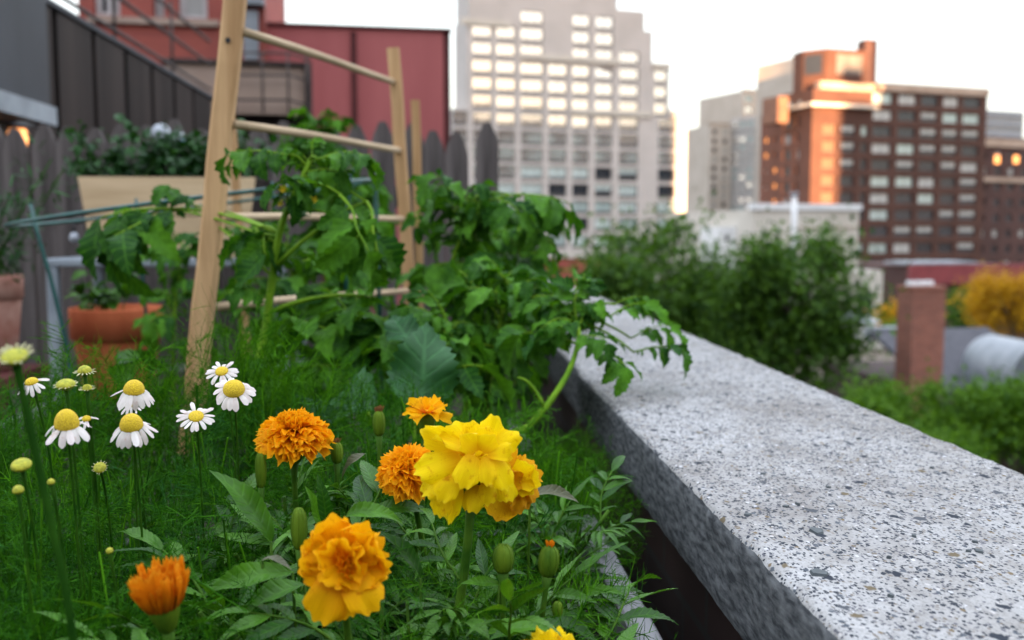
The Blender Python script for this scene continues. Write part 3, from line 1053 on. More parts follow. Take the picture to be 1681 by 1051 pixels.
for (px, py, rp, lb, teal) in ((264, 219, 15, 'larger white glass globe on a stake above the herb box', False),
                               (293, 229, 12, 'smaller white globe with a teal underside beside the larger globe', True)):
    Y = 3.55
    c = at(px, py, Y)
    gl = thing('garden_globe', lb, 'garden ornament', c * [1, 1, 0] + [0, 0, zt - 0.05], 'glass globes on stakes')
    r_ = rp / F * Y
    mb = MB()
    prof = [(r_ * math.sin(a), -r_ * math.cos(a)) for a in np.linspace(0.02, PI - 0.02, 14)]
    mb.lathe(prof, 24, axframe((0, 0, 1), c), 0)
    if teal:
        npl = 24
        mb.M[-1][: npl * 6] = 1
    mb.build('globe', [M['globe'], M['globe_teal']], gl, True)
    mb = MB()
    mb.tube([c * [1, 1, 0] + [0, 0, zt - 0.05], c - [0, 0, r_ * 0.95]], 0.006, 8)
    mb.build('stake', M['black'], gl, True)
# small white bulb and an added glow for a sunlit wall behind the pickets
c = at(122, 391, 3.6)
wb = thing('light_bulb', 'small round white bulb hung on the fence beside the box', 'bulb', c)
mb = MB()
mb.lathe([(0.0, -0.018), (0.012, -0.014), (0.018, 0), (0.012, 0.014), (0.006, 0.02)], 16, axframe((0, 0, 1), c))
mb.build('globe', M['globe'], wb, True)
mb = MB()
mb.tube([c + [0, 0, 0.02], c + [0, 0, 0.05], c + [0, 0.1, 0.06]], 0.005, 8)
mb.build('socket', M['black'], wb, True)
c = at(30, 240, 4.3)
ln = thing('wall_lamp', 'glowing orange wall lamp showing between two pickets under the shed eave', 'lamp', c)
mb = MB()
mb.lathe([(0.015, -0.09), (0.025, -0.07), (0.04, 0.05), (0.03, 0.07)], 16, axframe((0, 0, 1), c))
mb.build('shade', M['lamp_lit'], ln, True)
mb = MB()
mb.lathe([(0.042, 0.072), (0.045, 0.085), (0.01, 0.10)], 16, axframe((0, 0, 1), c))
mb.tube([c + [0, 0, 0.095], c + [0, 0.08, 0.10], c + [0, 0.16, 0.10]], 0.008, 8)
mb.build('bracket', M['black'], ln, True)


# ================================================================ THE CITY
class Plane:
    def __init__(s, pL, pR):
        s.p0 = np.array([pL[0], pL[1], 0.0])
        d = np.array([pR[0] - pL[0], pR[1] - pL[1], 0.0])
        s.W = np.linalg.norm(d)
        s.u = d / s.W
        s.n = np.array([s.u[1], -s.u[0], 0.0])            # outward
        if s.n @ (CAM - s.p0) < 0:
            s.n = -s.n

    def hit(s, px, py):
        r = at(px, py, 1.0) - CAM
        t = ((s.p0 - CAM) @ s.n) / (r @ s.n)
        p = CAM + r * t
        return (p - s.p0) @ s.u, p[2]

    def uu(s, px):
        return s.hit(px, 376)[0]

    def zz(s, px, py):
        return s.hit(px, py)[1]

    def pt(s, u, d, z):
        return s.p0 + s.u * u + s.n * d + np.array([0, 0, z])

    def mat(s):
        return mat4(s.u, s.n, (0, 0, 1), s.p0)

    def box(s, mb, u0, u1, d0, d1, z0, z1, mat=0):
        M4 = s.mat()
        if np.linalg.det(M4[:3, :3]) < 0:
            b = MB()
            b.box((u0, d0, z0), (u1, d1, z1))
            L = np.array(b.L[0]).reshape(-1, 4)[:, ::-1].ravel()
            mb.raw(b.V[0], L, [4] * 6, None, M4, mat)
        else:
            mb.box((u0, d0, z0), (u1, d1, z1), mat, M4)

    def plate(s, mb, rect, holes, d0, d1, mat=0):
        u0, u1, z0, z1 = rect
        zs = sorted({z0, z1} | {min(max(z, z0), z1) for h_ in holes for z in (h_[2], h_[3])})
        for za, zb_ in zip(zs[:-1], zs[1:]):
            if zb_ - za < 1e-4:
                continue
            zm_ = (za + zb_) / 2
            iv = sorted((max(h_[0], u0), min(h_[1], u1)) for h_ in holes if h_[2] < zm_ < h_[3] and h_[1] > u0 and h_[0] < u1)
            c = u0
            for a, b_ in iv:
                if a - c > 1e-3:
                    s.box(mb, c, a, d0, d1, za, zb_, mat)
                c = max(c, b_)
            if u1 - c > 1e-3:
                s.box(mb, c, u1, d0, d1, za, zb_, mat)


WIN = {}


def window_obj(plane, parent, hole, d, kind, mats, louver=0.0, mull=1, name='window', tilt=0.004, fw=0.07):
    """One window of a facade: frame, mullions and pane; equal windows share their mesh."""
    u0, u1, z0, z1 = hole
    wd, hg = round(u1 - u0, 2), round(z1 - z0, 2)
    key = (wd, hg, kind, louver, mull, tuple(m.name for m in mats))
    if key not in WIN:
        mb = MB()
        mb.world = False
        x0, x1 = -wd / 2 + 0.005, wd / 2 - 0.005
        zl = hg * louver + 0.005
        if louver:
            mb.box((x0, 0.0, 0.005), (x1, 0.06, zl - 0.01), 2)
        mb.box((x0, 0, zl), (x0 + fw, 0.1, hg - 0.005))
        mb.box((x1 - fw, 0, zl), (x1, 0.1, hg - 0.005))
        mb.box((x0 + fw, 0, zl), (x1 - fw, 0.1, zl + fw))
        mb.box((x0 + fw, 0, hg - 0.005 - fw), (x1 - fw, 0.1, hg - 0.005))
        for k in range(mull):
            xm = x0 + (x1 - x0) * (k + 1) / (mull + 1)
            mb.box((xm - fw * 0.4, 0.0, zl + fw), (xm + fw * 0.4, 0.09, hg - 0.005 - fw))
        a, b_ = zl + fw, hg - 0.005 - fw
        if kind == 'half':
            mid = a + (b_ - a) * 0.45
            mb.box((x0 + fw, 0.0, mid), (x1 - fw, 0.045, b_), 1)
            mb.box((x0 + fw, 0.0, a), (x1 - fw, 0.03, mid), 3)
        else:
            mb.box((x0 + fw, 0.0, a), (x1 - fw, 0.03, b_), 1)
        o = mb.build(name, mats, parent)
        WIN[key] = o.data
    else:
        o = bpy.data.objects.new(name, WIN[key])
        COL.objects.link(o)
        o.parent = parent
    p = plane.pt((u0 + u1) / 2, d, z0) - np.array(parent.matrix_basis.translation)
    ang = math.atan2(plane.u[1], plane.u[0])
    o.location = p
    if plane.n @ np.array([-math.sin(ang), math.cos(ang), 0]) < 0:
        ang += PI
    o.rotation_euler = (random.gauss(0, tilt), 0, ang + random.gauss(0, tilt))
    return o


# ---------------------------------------------------------------- pale stepped tower
PT = Plane(at(740, 376, 160), at(1125, 376, 171))
wt = thing('apartment_tower', 'tall pale gray stepped apartment tower with bright grid of windows', 'building', PT.pt(PT.W / 2, 0, 0))
spans = [(746, 768, 178), (768, 771, 29), (771, 838, -60), (838, 1010, -110), (1010, 1054, 17), (1054, 1067, 51), (1067, 1095, 103), (1095, 1125, 181)]
cols = [(777, 808, 0, 14, 2), (816, 846, 0, 14, 2), (855, 891, -1, 14, 2), (900, 930, 2, 14, 1), (939, 966, -1, 14, 1), (976, 1004, -1, 14, 1), (1015, 1046, 1, 14, 3), (1079, 1107, 5, 13, 1), (745, 768, 5, 9, 0), (1072, 1092, 2, 5, 1)]
holes, wins = [], []
for (a, b_, r0_, r1_, mu) in cols:
    for r in range(r0_, r1_):
        ya = 41 + 28.7 * r
        z1_, z0_ = PT.zz(795, ya), PT.zz(795, ya + 23.0)
        hl = (round(PT.uu(a), 2), round(PT.uu(b_), 2), round(z0_, 2), round(z1_, 2))
        holes.append(hl)
        wins.append((hl, r, mu, a))
mb = MB()
for (a, b_, tp) in spans:
    u0, u1, z1_ = PT.uu(a), PT.uu(b_), PT.zz((a + b_) / 2, tp)
    back_ = 7.0
    PT.box(mb, u0, u1, -back_, -0.42, 0, z1_ - 0.02)
    PT.plate(mb, (u0, u1, 0, z1_), holes, -0.41, 0.0)
mb.build('wall', M['white_stone'], wt)
mb = MB()
for (a, b_, y0_) in ((853, 1012, 92), (936, 1066, 181), (1068, 1096, 104), (1096, 1125, 183), (757, 838, 33)):
    z_ = PT.zz((a + b_) / 2, y0_)
    PT.box(mb, PT.uu(a), PT.uu(b_), 0.003, 0.35, z_ - 0.9, z_ - 0.003)
mb.build('ledge', M['cream'], wt)
for (hl, r, mu, a) in wins:
    kind = 'mirror' if r < (9 if a < 820 else 8 if a < 895 else 7) or (r in (6, 7) and random.random() < 0.4) else random.choice(['pale', 'pale', 'pale', 'teal', 'half'])
    if r >= 8 and random.random() < 0.14:
        kind = 'dark'
    pane = {'mirror': M['win_mirror'], 'teal': M['win_teal'], 'half': M['win_pale'], 'pale': M['win_pale'], 'dark': M['win_dark']}[kind]
    window_obj(PT, wt, hl, -0.41, kind if kind == 'half' else 'plain' + kind, [M['frame_dark'], pane, M['spandrel'] if r < 6 else M['frame_dark'], M['win_dark']], 0.19, mu, tilt=0.006)

# ---------------------------------------------------------------- brown brick tower
PB = Plane(at(1328, 376, 170), at(1612, 376, 180))
corner = PB.p0
dirb = -PB.n
r_ = at(1245, 376, 1.0) - CAM
A = np.array([[dirb[0], -r_[0]], [dirb[1], -r_[1]]])
tt = np.linalg.solve(A, (CAM - corner)[:2])
PLf = Plane(corner + dirb * tt[0], corner)
bt = thing('apartment_tower', 'dark red brown brick apartment tower with a sunlit orange corner', 'building', PB.pt(PB.W / 2, 0, 0))
holes, wins = [], []
cx = [(1346, 1368, 1), (1376, 1399, 1), (1409, 1419, 0), (1427, 1458, 1), (1468, 1497, 1), (1505, 1532, 1), (1541, 1566, 1), (1573, 1601, 2)]
for r in range(13):
    ya = 153 + 27.3 * r
    for ci, (a, b_, mu) in enumerate(cx):
        if r < 2 and ci < 3:
            continue
        hl = (round(PB.uu(a), 2), round(PB.uu(b_), 2), round(PB.zz(1450, ya + 17), 2), round(PB.zz(1450, ya), 2))
        holes.append(hl)
        wins.append((hl, r, mu))
ztopB = PB.zz(1470, 137)
mb = MB()
zl = PB.zz(1345, 176)
PB.box(mb, 0.42, PB.W, -tt[0] + 0.42, -0.42, 0, ztopB - 1.6)
u_s = PB.uu(1436)
PB.plate(mb, (0, PB.W, 0, zl), holes, -0.41, 0.0)
PB.plate(mb, (u_s, PB.W, zl + 0.001, ztopB - 1.4), holes, -0.41, 0.0)
mb.build('front_wall', M['brick_tower'], bt)
hl2, wins2 = [], []
for r in range(12):
    ya = 160 + 27.3 * r
    for (a, b_) in ((1251, 1256), (1266, 1271), (1282, 1293), (1302, 1308)):
        hh = (round(PLf.uu(a), 2), round(PLf.uu(b_), 2), round(PB.zz(1330, ya + (10 if a < 1280 else 17)), 2), round(PB.zz(1330, ya), 2))
        hl2.append(hh)
        wins2.append((hh, r, a))
mb = MB()
PLf.plate(mb, (0, PLf.W - 0.42, 0, zl), hl2, -0.41, 0.0)
mb.build('side_wall', M['brick_dark'], bt)
mb = MB()
PB.box(mb, u_s - 0.1, PB.W + 0.2, -0.9, 0.25, ztopB - 1.39, ztopB)
PB.box(mb, PB.uu(1346), u_s - 0.11, -2.4, -1.0, PB.zz(1390, 160), PB.zz(1390, 134))
mb.build('parapet', M['tan_cap'], bt)
mb = MB()
PB.box(mb, -0.9, PB.uu(1430), -1.2, 1.1, zl + 0.05, zl + 0.65)
PB.box(mb, -1.0, -0.003, -tt[0] * 0.7, -1.21, zl + 0.05, zl + 0.55)
mb.build('balcony_slab', M['cream'], bt)
for (hl, r, mu) in wins:
    kd = random.choice(['blind', 'half', 'half', 'dark', 'dark', 'dark', 'teal'])
    if hl[0] < PB.uu(1370):
        kd = 'warm'
    pane = {'warm': M['brick_blind'], 'blind': M['win_blind'], 'half': M['win_blind'], 'dark': M['win_dark'], 'teal': M['win_teal']}[kd]
    window_obj(PB, bt, hl, -0.41, kd if kd == 'half' else 'plain' + kd, [M['frame_dark'], pane, M['frame_dark'], M['win_dark']], 0.0, mu)
for (hl, r, a) in wins2:
    kd = random.choice(['dark', 'dark', 'blind', 'teal'])
    pane = {'blind': M['win_blind'], 'dark': M['win_dark'], 'teal': M['win_teal']}[kd]
    lit = (a == 1251 and r in (2, 3)) or (a == 1266 and r in (4, 5, 6))  # a few small panes glow orange by emission
    o = window_obj(PLf, bt, hl, -0.41, 'lit' if lit else 'plain' + kd, [M['frame_dark'], M['lamp_lit'] if lit else pane, M['frame_dark'], M['win_dark']], 0.0, 0)
# penthouse, chimney and bulkhead of the brick tower
ph_ = MB()
p0u, p1u = PB.uu(1346), PB.uu(1430)
za, zb_ = PB.zz(1390, 134), PB.zz(1390, 76)
oct_ = [(p0u, -9), (p0u, -6.2), (p0u + 2.4, -2.6), (p1u - 0.4, -2.6), (p1u - 0.4, -9)]
nO = len(oct_)
V = [PB.pt(u, dd, za - 2.0) for u, dd in oct_] + [PB.pt(u, dd, zb_) for u, dd in oct_]
L = []
for i in range(nO):
    j = (i + 1) % nO
    L += [i, j, nO + j, nO + i]
ph_.raw(V, L + list(range(nO, 2 * nO)), [4] * nO + [nO])
ph_.build('penthouse', M['brick_tower'], bt)
mb = MB()
hz1, hz0 = za + (zb_ - za) * 0.85, za + (zb_ - za) * 0.28
PB.box(mb, p0u + 4.4, p1u - 1.0, -2.59, -2.5, hz0, hz1)
mb.build('penthouse_window', M['spandrel'], bt)
mb = MB()
qa, qb = PB.pt(p0u, -6.2, 0), PB.pt(p0u + 2.4, -2.6, 0)
pp = Plane(qa, qb)
pp.box(mb, 0.4, pp.W - 0.8, 0.02, 0.1, hz0, hz1)
mb.build('penthouse_window', M['win_dark'], bt)
mb = MB()
PB.box(mb, p1u - 0.3, PB.uu(1447), -5.0, -2.7, za - 2, PB.zz(1440, 60))
mb.build('chimney', M['brick_dark'], bt)
mb = MB()
PB.box(mb, -4.1, -1.9, -9.0, -4.2, zl - 2.4, zl + 2.2)
mb.build('corner_bay', M['brick_blind'], bt)


def simple_building(name, label, px0, px1, ytop, Y0, Y1, depth, mt, cols=0, rows=0, row_px=18, win=(0.55, 0.55), cap=None, y_first=8, kinds=('dark', 'blind', 'teal'), cat='building', group=None, base=0.0, mu=1):
    P = Plane(at(px0, 376, Y0), at(px1, 376, Y1))
    t = thing(name, label, cat, P.pt(P.W / 2, 0, base), group)
    zt_ = P.zz((px0 + px1) / 2, ytop)
    holes = []
    stepu = P.W / max(cols, 1)
    for r in range(rows):
        za = P.zz((px0 + px1) / 2, ytop + y_first + r * row_px)
        zb_ = P.zz((px0 + px1) / 2, ytop + y_first + r * row_px + row_px * win[1])
        for c in range(cols):
            uc = stepu * (c + 0.5)
            holes.append((round(uc - stepu * win[0] / 2, 2), round(uc + stepu * win[0] / 2, 2), round(zb_, 2), round(za, 2)))
    mb = MB()
    if holes:
        P.box(mb, 0, P.W, -depth, -0.32, base, zt_ - 0.02)
        P.plate(mb, (0, P.W, base, zt_), holes, -0.31, 0.0)
    else:
        P.box(mb, 0, P.W, -depth, 0.0, base, zt_)
    mb.build('wall', mt, t)
    for hl in holes:
        kd = random.choice(kinds)
        window_obj(P, t, hl, -0.31, 'plain' + kd, [M['frame_dark'], M['win_' + kd], M['frame_dark'], M['win_dark']], 0.0, mu)
    if cap is not None:
        mb = MB()
        P.box(mb, -0.15, P.W + 0.15, -0.5, 0.15, zt_ + 0.003, zt_ + 0.4)
        mb.build('cornice', cap, t)
    return P, t, zt_


# far buildings between and beside the two towers
simple_building('office_block', 'pale tan office block with stepped top far between the towers', 1215, 1275, 150, 260, 264, 20, M['beige'], 3, 8, 18, kinds=('teal', 'mirror'), cap=M['beige'])
P_, t_, z_ = simple_building('glass_tower', 'pale rounded glass tower far behind the brick tower', 1197, 1246, 192, 232, 226, 18, M['white_stone'], 4, 14, 12.5, (0.8, 0.6), kinds=('mirror', 'teal', 'blind'), mu=0)
simple_building('office_block', 'narrow tan corner block beside the rounded glass tower', 1162, 1196, 205, 230, 231, 14, M['beige'], 2, 12, 15, (0.4, 0.5), kinds=('dark', 'blind'), mu=0, cap=M['tan_cap'])
simple_building('office_block', 'lowest pale block at the left of the far skyline gap', 1143, 1161, 222, 236, 236, 10, M['white_stone'], 2, 11, 15, (0.5, 0.5), kinds=('teal', 'blind'), mu=0)
simple_building('office_block', 'beige windowless bulkhead block rising behind the brick tower', 1296, 1350, 97, 205, 208, 12, M['beige'], cap=M['tan_cap'])
P_, t_, z_ = simple_building('brick_building', 'dark brick building with pale cornice at the right edge', 1600, 1790, 228, 195, 208, 18, M['brick_dark'], 9, 10, 25, (0.4, 0.5), kinds=('dark', 'dark', 'blind'), y_first=24)
mb = MB()
za = P_.zz(1650, 292)
P_.box(mb, 0.1, P_.W, 0.003, 0.4, za - 0.9, za)
za = P_.zz(1650, 229)
P_.box(mb, 0.1, P_.W, 0.003, 0.4, za - 1.6, za)
mb.build('cornice', M['tan_cap'], t_)
for px in (1637, 1668):
    u_, z2 = P_.hit(px, 262)
    hl = (u_ - 0.8, u_ + 0.8, z2 - 0.8, z2 + 0.8)
    mb = MB()
    P_.box(mb, hl[0], hl[1], 0.003, 0.02, hl[2], hl[3])
    tag(mb.build('lit_window', M['lamp_lit'], t_), 'window glowing orange')
simple_building('rooftop_plant', 'silver rooftop machinery house above the dark brick building', 1612, 1672, 182, 225, 228, 10, M['silver'], 6, 2, 16, (0.75, 0.6), kinds=('blind',), mu=2, base=ROOF + 12)

# ---------------------------------------------------------------- low roofs beyond the parapet
P_, t_, z_ = simple_building('low_building', 'white rendered low building behind the green trees', 1238, 1409, 345, 62, 64, 12, M['cream'], cap=M['white_paint'])
mb = MB()
P_.box(mb, P_.uu(1300), P_.uu(1408), 0.003, 0.08, P_.zz(1350, 376), P_.zz(1350, 371))
mb.build('string_course', M['beige'], t_)
mb = MB()
P_.box(mb, P_.uu(1374), P_.uu(1382), 0.003, 0.3, P_.zz(1378, 470), P_.zz(1378, 422))
mb.build('drain_pipe', M['red_dark'], t_)
P2, t2, z2 = simple_building('low_building', 'cream low wing with a plain wall beside the brick chimney', 1409, 1452, 444, 61, 61.5, 10, M['cream'])
mb = MB()
P2.box(mb, P2.uu(1412), P2.uu(1436), 0.003, 0.06, P2.zz(1430, 515), P2.zz(1430, 478))
mb.build('window', M['win_dark'], t2)
simple_building('low_building', 'small white annex at the left foot of the white low building', 1180, 1237, 372, 64, 64, 6, M['white_paint'], 2, 1, 20, (0.25, 0.5), kinds=('dark',), mu=0, y_first=14)
vp = at(1304, 380, 58)
v_ = thing('vent_pipe', 'tall pale vent pipe standing in front of the white low building', 'pipe', vp * [1, 1, 0] + [0, 0, 0])
mb = MB()
mb.tube([vp * [1, 1, 0] + [0, 0, 8], vp, at(1304, 322, 58)], 0.17, 12)
mb.build('pipe', M['white_paint'], v_, True)
mb = MB()
mb.tube([at(1304, 322, 58), at(1304, 316, 58)], 0.24, 12)
mb.build('cap', M['silver'], v_, True)
mb = MB()
mb.box((vp[0] - 1, vp[1] - 0.8, 0), (vp[0] + 1, vp[1] + 0.8, 8))
mb.build('base', M['cream'], v_)

# flat beige roof with a little white roof house
P3, t3, z3 = simple_building('low_building', 'flat roofed building with pale beige parapet below the brick chimney', 1345, 1545, 572, 37, 37.5, 14, M['beige'], cap=M['cream'])
rh = thing('roof_house', 'small white roof hut with pitched lid on the flat beige roof', 'hut', at(1415, 560, 40))
Ph = Plane(at(1386, 376, 40), at(1444, 376, 40.3))
mb = MB()
Ph.box(mb, 0.1, Ph.W - 0.1, -2.2, 0, z3 - 0.6, Ph.zz(1415, 530))
mb.build('wall', M['white_paint'], rh)
mb = MB()
za = Ph.zz(1415, 529)
zr = Ph.zz(1415, 513)
V = [Ph.pt(-0.1, 0.2, za), Ph.pt(Ph.W + 0.1, 0.2, za), Ph.pt(Ph.W + 0.1, -2.4, za), Ph.pt(-0.1, -2.4, za), Ph.pt(0.2, -1.1, zr), Ph.pt(Ph.W - 0.4, -1.1, zr)]
mb.raw(V, [0, 1, 5, 4, 1, 2, 5, 2, 3, 4, 5, 3, 0, 4, 3, 2, 1, 0], [4, 3, 4, 3, 4])
mb.build('roof', M['silver'], rh)
mb = MB()
Ph.box(mb, Ph.uu(1428), Ph.uu(1438), 0.003, 0.05, z3 - 0.5, Ph.zz(1415, 536))
mb.build('door', M['gray_metal'], rh)

# brick chimney close by
Y = 22.0
ch = thing('brick_chimney', 'freestanding square red brick chimney above the bright green trees', 'chimney', at(1523, 640, Y))
Pc = Plane(at(1503, 376, Y), at(1557, 376, Y + 0.12))
mb = MB()
zt_ = Pc.zz(1525, 476)
Pc.box(mb, 0, Pc.W, -0.6, 0, 0, zt_)
mb.build('stack', M['chimney_brick'], ch)
mb = MB()
Pc.box(mb, -0.02, Pc.W + 0.02, -0.62, 0.02, zt_ + 0.002, zt_ + 0.08)
mb.build('corbel', M['chimney_brick'], ch)
mb = MB()
for k, uu_ in enumerate((0.14, 0.42, 0.68)):
    c = Pc.pt(uu_ * 0.9, -0.3, zt_ + 0.08)
    mb.lathe([(0.10, 0), (0.11, 0.02), (0.09, 0.12), (0.07, 0.12), (0.06, 0.02)], 14, axframe((0, 0, 1), c), 0)
mb.build('flue', M['white_paint'], ch)
# dark shingled roof and silver barrel roof to the right of the chimney
P4 = Plane(at(1552, 376, 25), at(1760, 376, 25.5))
rf = thing('row_house', 'row house with dark shingled sloping roof right of the chimney', 'house', P4.pt(P4.W / 2, 0, 0))
za, zb_ = P4.zz(1600, 640), P4.zz(1600, 566)
mb = MB()
P4.box(mb, 0, P4.W, -6, -0.05, 0, za - 0.03)
mb.build('wall', M['parapet_brick'], rf)
mb = MB()
V = [P4.pt(-0.1, 0.1, za), P4.pt(P4.W, 0.1, za), P4.pt(P4.W, -3.2, zb_ + 0.1), P4.pt(-0.1, -3.2, zb_ + 0.1)]
V += [p + np.array([0, 0, -0.12]) for p in V]
mb.raw(V, [0, 1, 2, 3, 7, 6, 5, 4, 4, 5, 1, 0, 5, 6, 2, 1, 6, 7, 3, 2, 7, 4, 0, 3], [4] * 6)
mb.build('roof', M['dark_roof'], rf)
mb = MB()
P4.box(mb, -0.1, P4.W * 0.35, -3.5, -3.21, zb_ - 0.2, zb_ + 0.16)
mb.build('ridge_board', M['silver'], rf)
dm = thing('dome_roof', 'silver rounded metal roof hood at the right edge behind the trees', 'roof hood', at(1705, 620, 23.5))
c = at(1712, 628, 23.5)
mb = MB()
G = []
for a in np.linspace(0, PI, 20):
    G.append([(c[0] - 0.8 * math.cos(a), c[1] + y, c[2] + 0.10 + 0.85 * math.sin(a)) for y in (0, 1.2, 2.4)])
mb.sheet(G)
mb.build('hood', M['gray_metal'], dm, True)
mb = MB()
V = [(c[0] - 0.8 * math.cos(a), c[1] + 0.03, c[2] + 0.1 + 0.85 * math.sin(a)) for a in np.linspace(0, PI, 20)]
mb.raw(V + [(c[0] + 0.8, c[1] + 0.03, c[2] - 1.0), (c[0] - 0.8, c[1] + 0.03, c[2] - 1.0)], list(range(22)), [22])
mb.box((c[0] - 0.8, c[1] + 0.04, c[2] - 1.4), (c[0] + 0.8, c[1] + 2.4, c[2] + 0.1))
mb.build('end_wall', M['gray_metal'], dm)
# red roof strip
P5, t5, z5 = simple_building('low_building', 'low building with a dark red metal roof band behind the chimney', 1498, 1700, 436, 75, 77, 10, M['brick_dark'], 6, 2, 30, (0.4, 0.4), kinds=('dark', 'blind'), y_first=44)
mb = MB()
P5.box(mb, -0.3, P5.W, 0.003, 0.5, P5.zz(1550, 466), P5.zz(1550, 434))
mb.build('roof_band', M['red_roof'], t5)
mb = MB()
P5.box(mb, -0.3, P5.W * 0.5, -3, 0.4, P5.zz(1550, 433.8), P5.zz(1550, 430))
mb.build('flashing', M['silver'], t5)
# low red brick building seen over the far end of the coping
simple_building('low_building', 'low red brick building with pale coping seen beyond the parapet end', 850, 1010, 424, 70, 72, 10, M['red_brick'], 6, 1, 20, (0.3, 0.5), kinds=('dark',), y_first=14, cap=M['cream'], mu=0)

# ---------------------------------------------------------------- red painted building on the left
PR = Plane(at(445, 376, 14.0), at(741, 376, 14.25))
rb = thing('red_building', 'red painted building with a taller brick part and a flat side wall', 'building', PR.pt(0, 0, 0))
zr_ = PR.zz(600, 47)
mb = MB()
PR.box(mb, 0.0, PR.W - 0.10, -6, 0, 0, zr_)
mb.build('side_wall', M['red_paint'], rb)
mb = MB()
PR.box(mb, PR.W - 0.097, PR.W, -6, -0.01, 0, zr_ - 0.01)
PR.box(mb, PR.uu(580), PR.uu(589), 0.003, 0.035, 0, zr_ - 0.05)
mb.build('drain_pipe', M['red_dark'], rb)
mb = MB()
PR.box(mb, -0.02, PR.W + 0.02, -0.4, 0.04, zr_ + 0.002, zr_ + 0.035)
mb.build('parapet_cap', M['red_dark'], rb)
ul = PR.uu(150)
fd = 0.25
zs_ = PR.zz(300, 36)
hls = [(PR.uu(a), PR.uu(b_), zs_, zs_ + 1.5) for a, b_ in ((174, 216), (268, 286), (308, 354))]
mb = MB()
PR.plate(mb, (ul, -0.003, 0, zr_ + 3.2), hls, 0, fd)
PR.box(mb, ul, -0.003, -6, -0.002, 0, zr_ + 3.2)
mb.build('tall_wall', M['red_brick'], rb)
for k, hl in enumerate(hls):
    window_obj(PR, rb, tuple(round(x, 2) for x in hl), 0.0, 'plain%d' % k, [M['frame_white'], M['win_dark'] if k < 2 else M['win_blind'], M['frame_dark'], M['win_dark']], 0, 1 if k == 0 else 0)
mb = MB()
PR.box(mb, PR.uu(165), PR.uu(372), fd + 0.003, fd + 0.06, zs_ - 0.10, zs_ - 0.02)
mb.build('window_sill', M['tan_panel'], rb)
mb = MB()
PR.box(mb, PR.uu(411), PR.uu(434), fd + 0.003, fd + 0.14, PR.zz(420, 105), PR.zz(420, 28))
PR.box(mb, PR.uu(405), PR.uu(445), fd + 0.003, fd + 0.22, PR.zz(420, 19), PR.zz(420, 9))
mb.build('wall_duct', M['gray_metal'], rb)
# tan deck box with railing in front of it
PD = Plane(at(280, 376, 11.0), at(512, 376, 11.2))
db = thing('roof_terrace', 'tan panelled roof terrace box with thin dark railing', 'terrace', PD.pt(PD.W / 2, 0, 0))
mb = MB()
PD.box(mb, 0, PD.W - 0.05, -2, 0, PD.zz(450, 188), PD.zz(450, 108))
mb.build('panel', M['tan_panel'], db)
mb = MB()
PD.box(mb, 0.05, PD.W + 0.05, -2, -0.15, 0, PD.zz(450, 190))
mb.build('base', M['dark_wall'], db)
mb = MB()
PD.box(mb, -0.05, PD.W + 0.03, -2.05, 0.05, PD.zz(450, 107.6), PD.zz(450, 102))
PD.box(mb, PD.W - 0.047, PD.W + 0.03, -2.0, 0.05, PD.zz(450, 188), PD.zz(450, 108))
mb.build('edge_trim', M['rail'], db)
for (ya, yb_) in ((128, 126), (168, 166), (92, 90)):
    mb = MB()
    za, zb2 = PD.zz(450, ya), PD.zz(450, yb_)
    mb.tube([PD.pt(PD.uu(392), 0.12, za), PD.pt(PD.uu(480), 0.12, zb2), PD.pt(PD.W + 0.02, 0.12, zb2 - 0.06)], 0.014, 6)
    mb.build('rail', M['rail'], db, True)
for px in (392, 437, 478, 508):
    mb = MB()
    u_ = PD.uu(px)
    mb.tube([PD.pt(u_, 0.12, PD.zz(450, 188)), PD.pt(u_, 0.12, PD.zz(450, 88))], 0.013, 6)
    mb.build('post', M['rail'], db, True)

# ---------------------------------------------------------------- unseen blocks added behind the lens to shade the terrace and cut sun strips
Lb = 120.0
u_of = lambda p: float((np.asarray(p) - CAM) @ perp)
ub0 = u_of(PB.pt(-4.6, -4.0, 0))
ub1 = u_of(PB.pt(PB.uu(1373), 0, 0))
uw0 = u_of(PT.pt(PT.uu(1108.5), 0, 0))
uw1 = u_of(PT.pt(PT.W, 0, 0)) + 1.2
edges = sorted([(ub0, ub1), (uw0, uw1)])
print('beams', edges)
pe = PB.pt(PB.uu(1438), -1.0, 0)
ue = u_of(pe)                                   # a lower block lets the sun reach the tower's upper left parapet
h_low = PB.zz(1400, 172) + (Lb - (pe - CAM) @ sun_h) * math.tan(SUN_EL)
cuts = [(-170, -60, 0), (-60, uw0, 4), (uw1, ub0, 2), (ub1, ue, None), (ue + 0.01, 160, 3), (160.01, 300, 0)]
for k, (a, b_, dh) in enumerate(cuts):
    if b_ - a < 0.5:
        continue
    mid = CAM * [1, 1, 0] + sun_h * Lb + perp * (a + b_) / 2
    sb = thing('apartment_block', 'tall brick apartment block behind the viewer shading the roof terrace', 'building', mid, 'blocks behind the viewer')
    Ps = Plane(CAM * [1, 1, 0] + sun_h * Lb + perp * a, CAM * [1, 1, 0] + sun_h * Lb + perp * b_)
    H = h_low if dh is None else ROOF + 52 + dh
    mb = MB()
    Ps.box(mb, 0, Ps.W, -14, 0, 0, H)
    mb.build('wall', M['brick_dark'], sb)
    mb = MB()
    nw = int(max(1, min(9, Ps.W / 12)))
    for i in range(nw):
        for j in range(8):
            u_ = Ps.W * (i + 0.5) / nw
            Ps.box(mb, u_ - Ps.W / nw * 0.3, u_ + Ps.W / nw * 0.3, 0.003, 0.06, 8 + j * 6.4, 11.5 + j * 6.4)
    mb.build('window', M['win_teal'], sb)

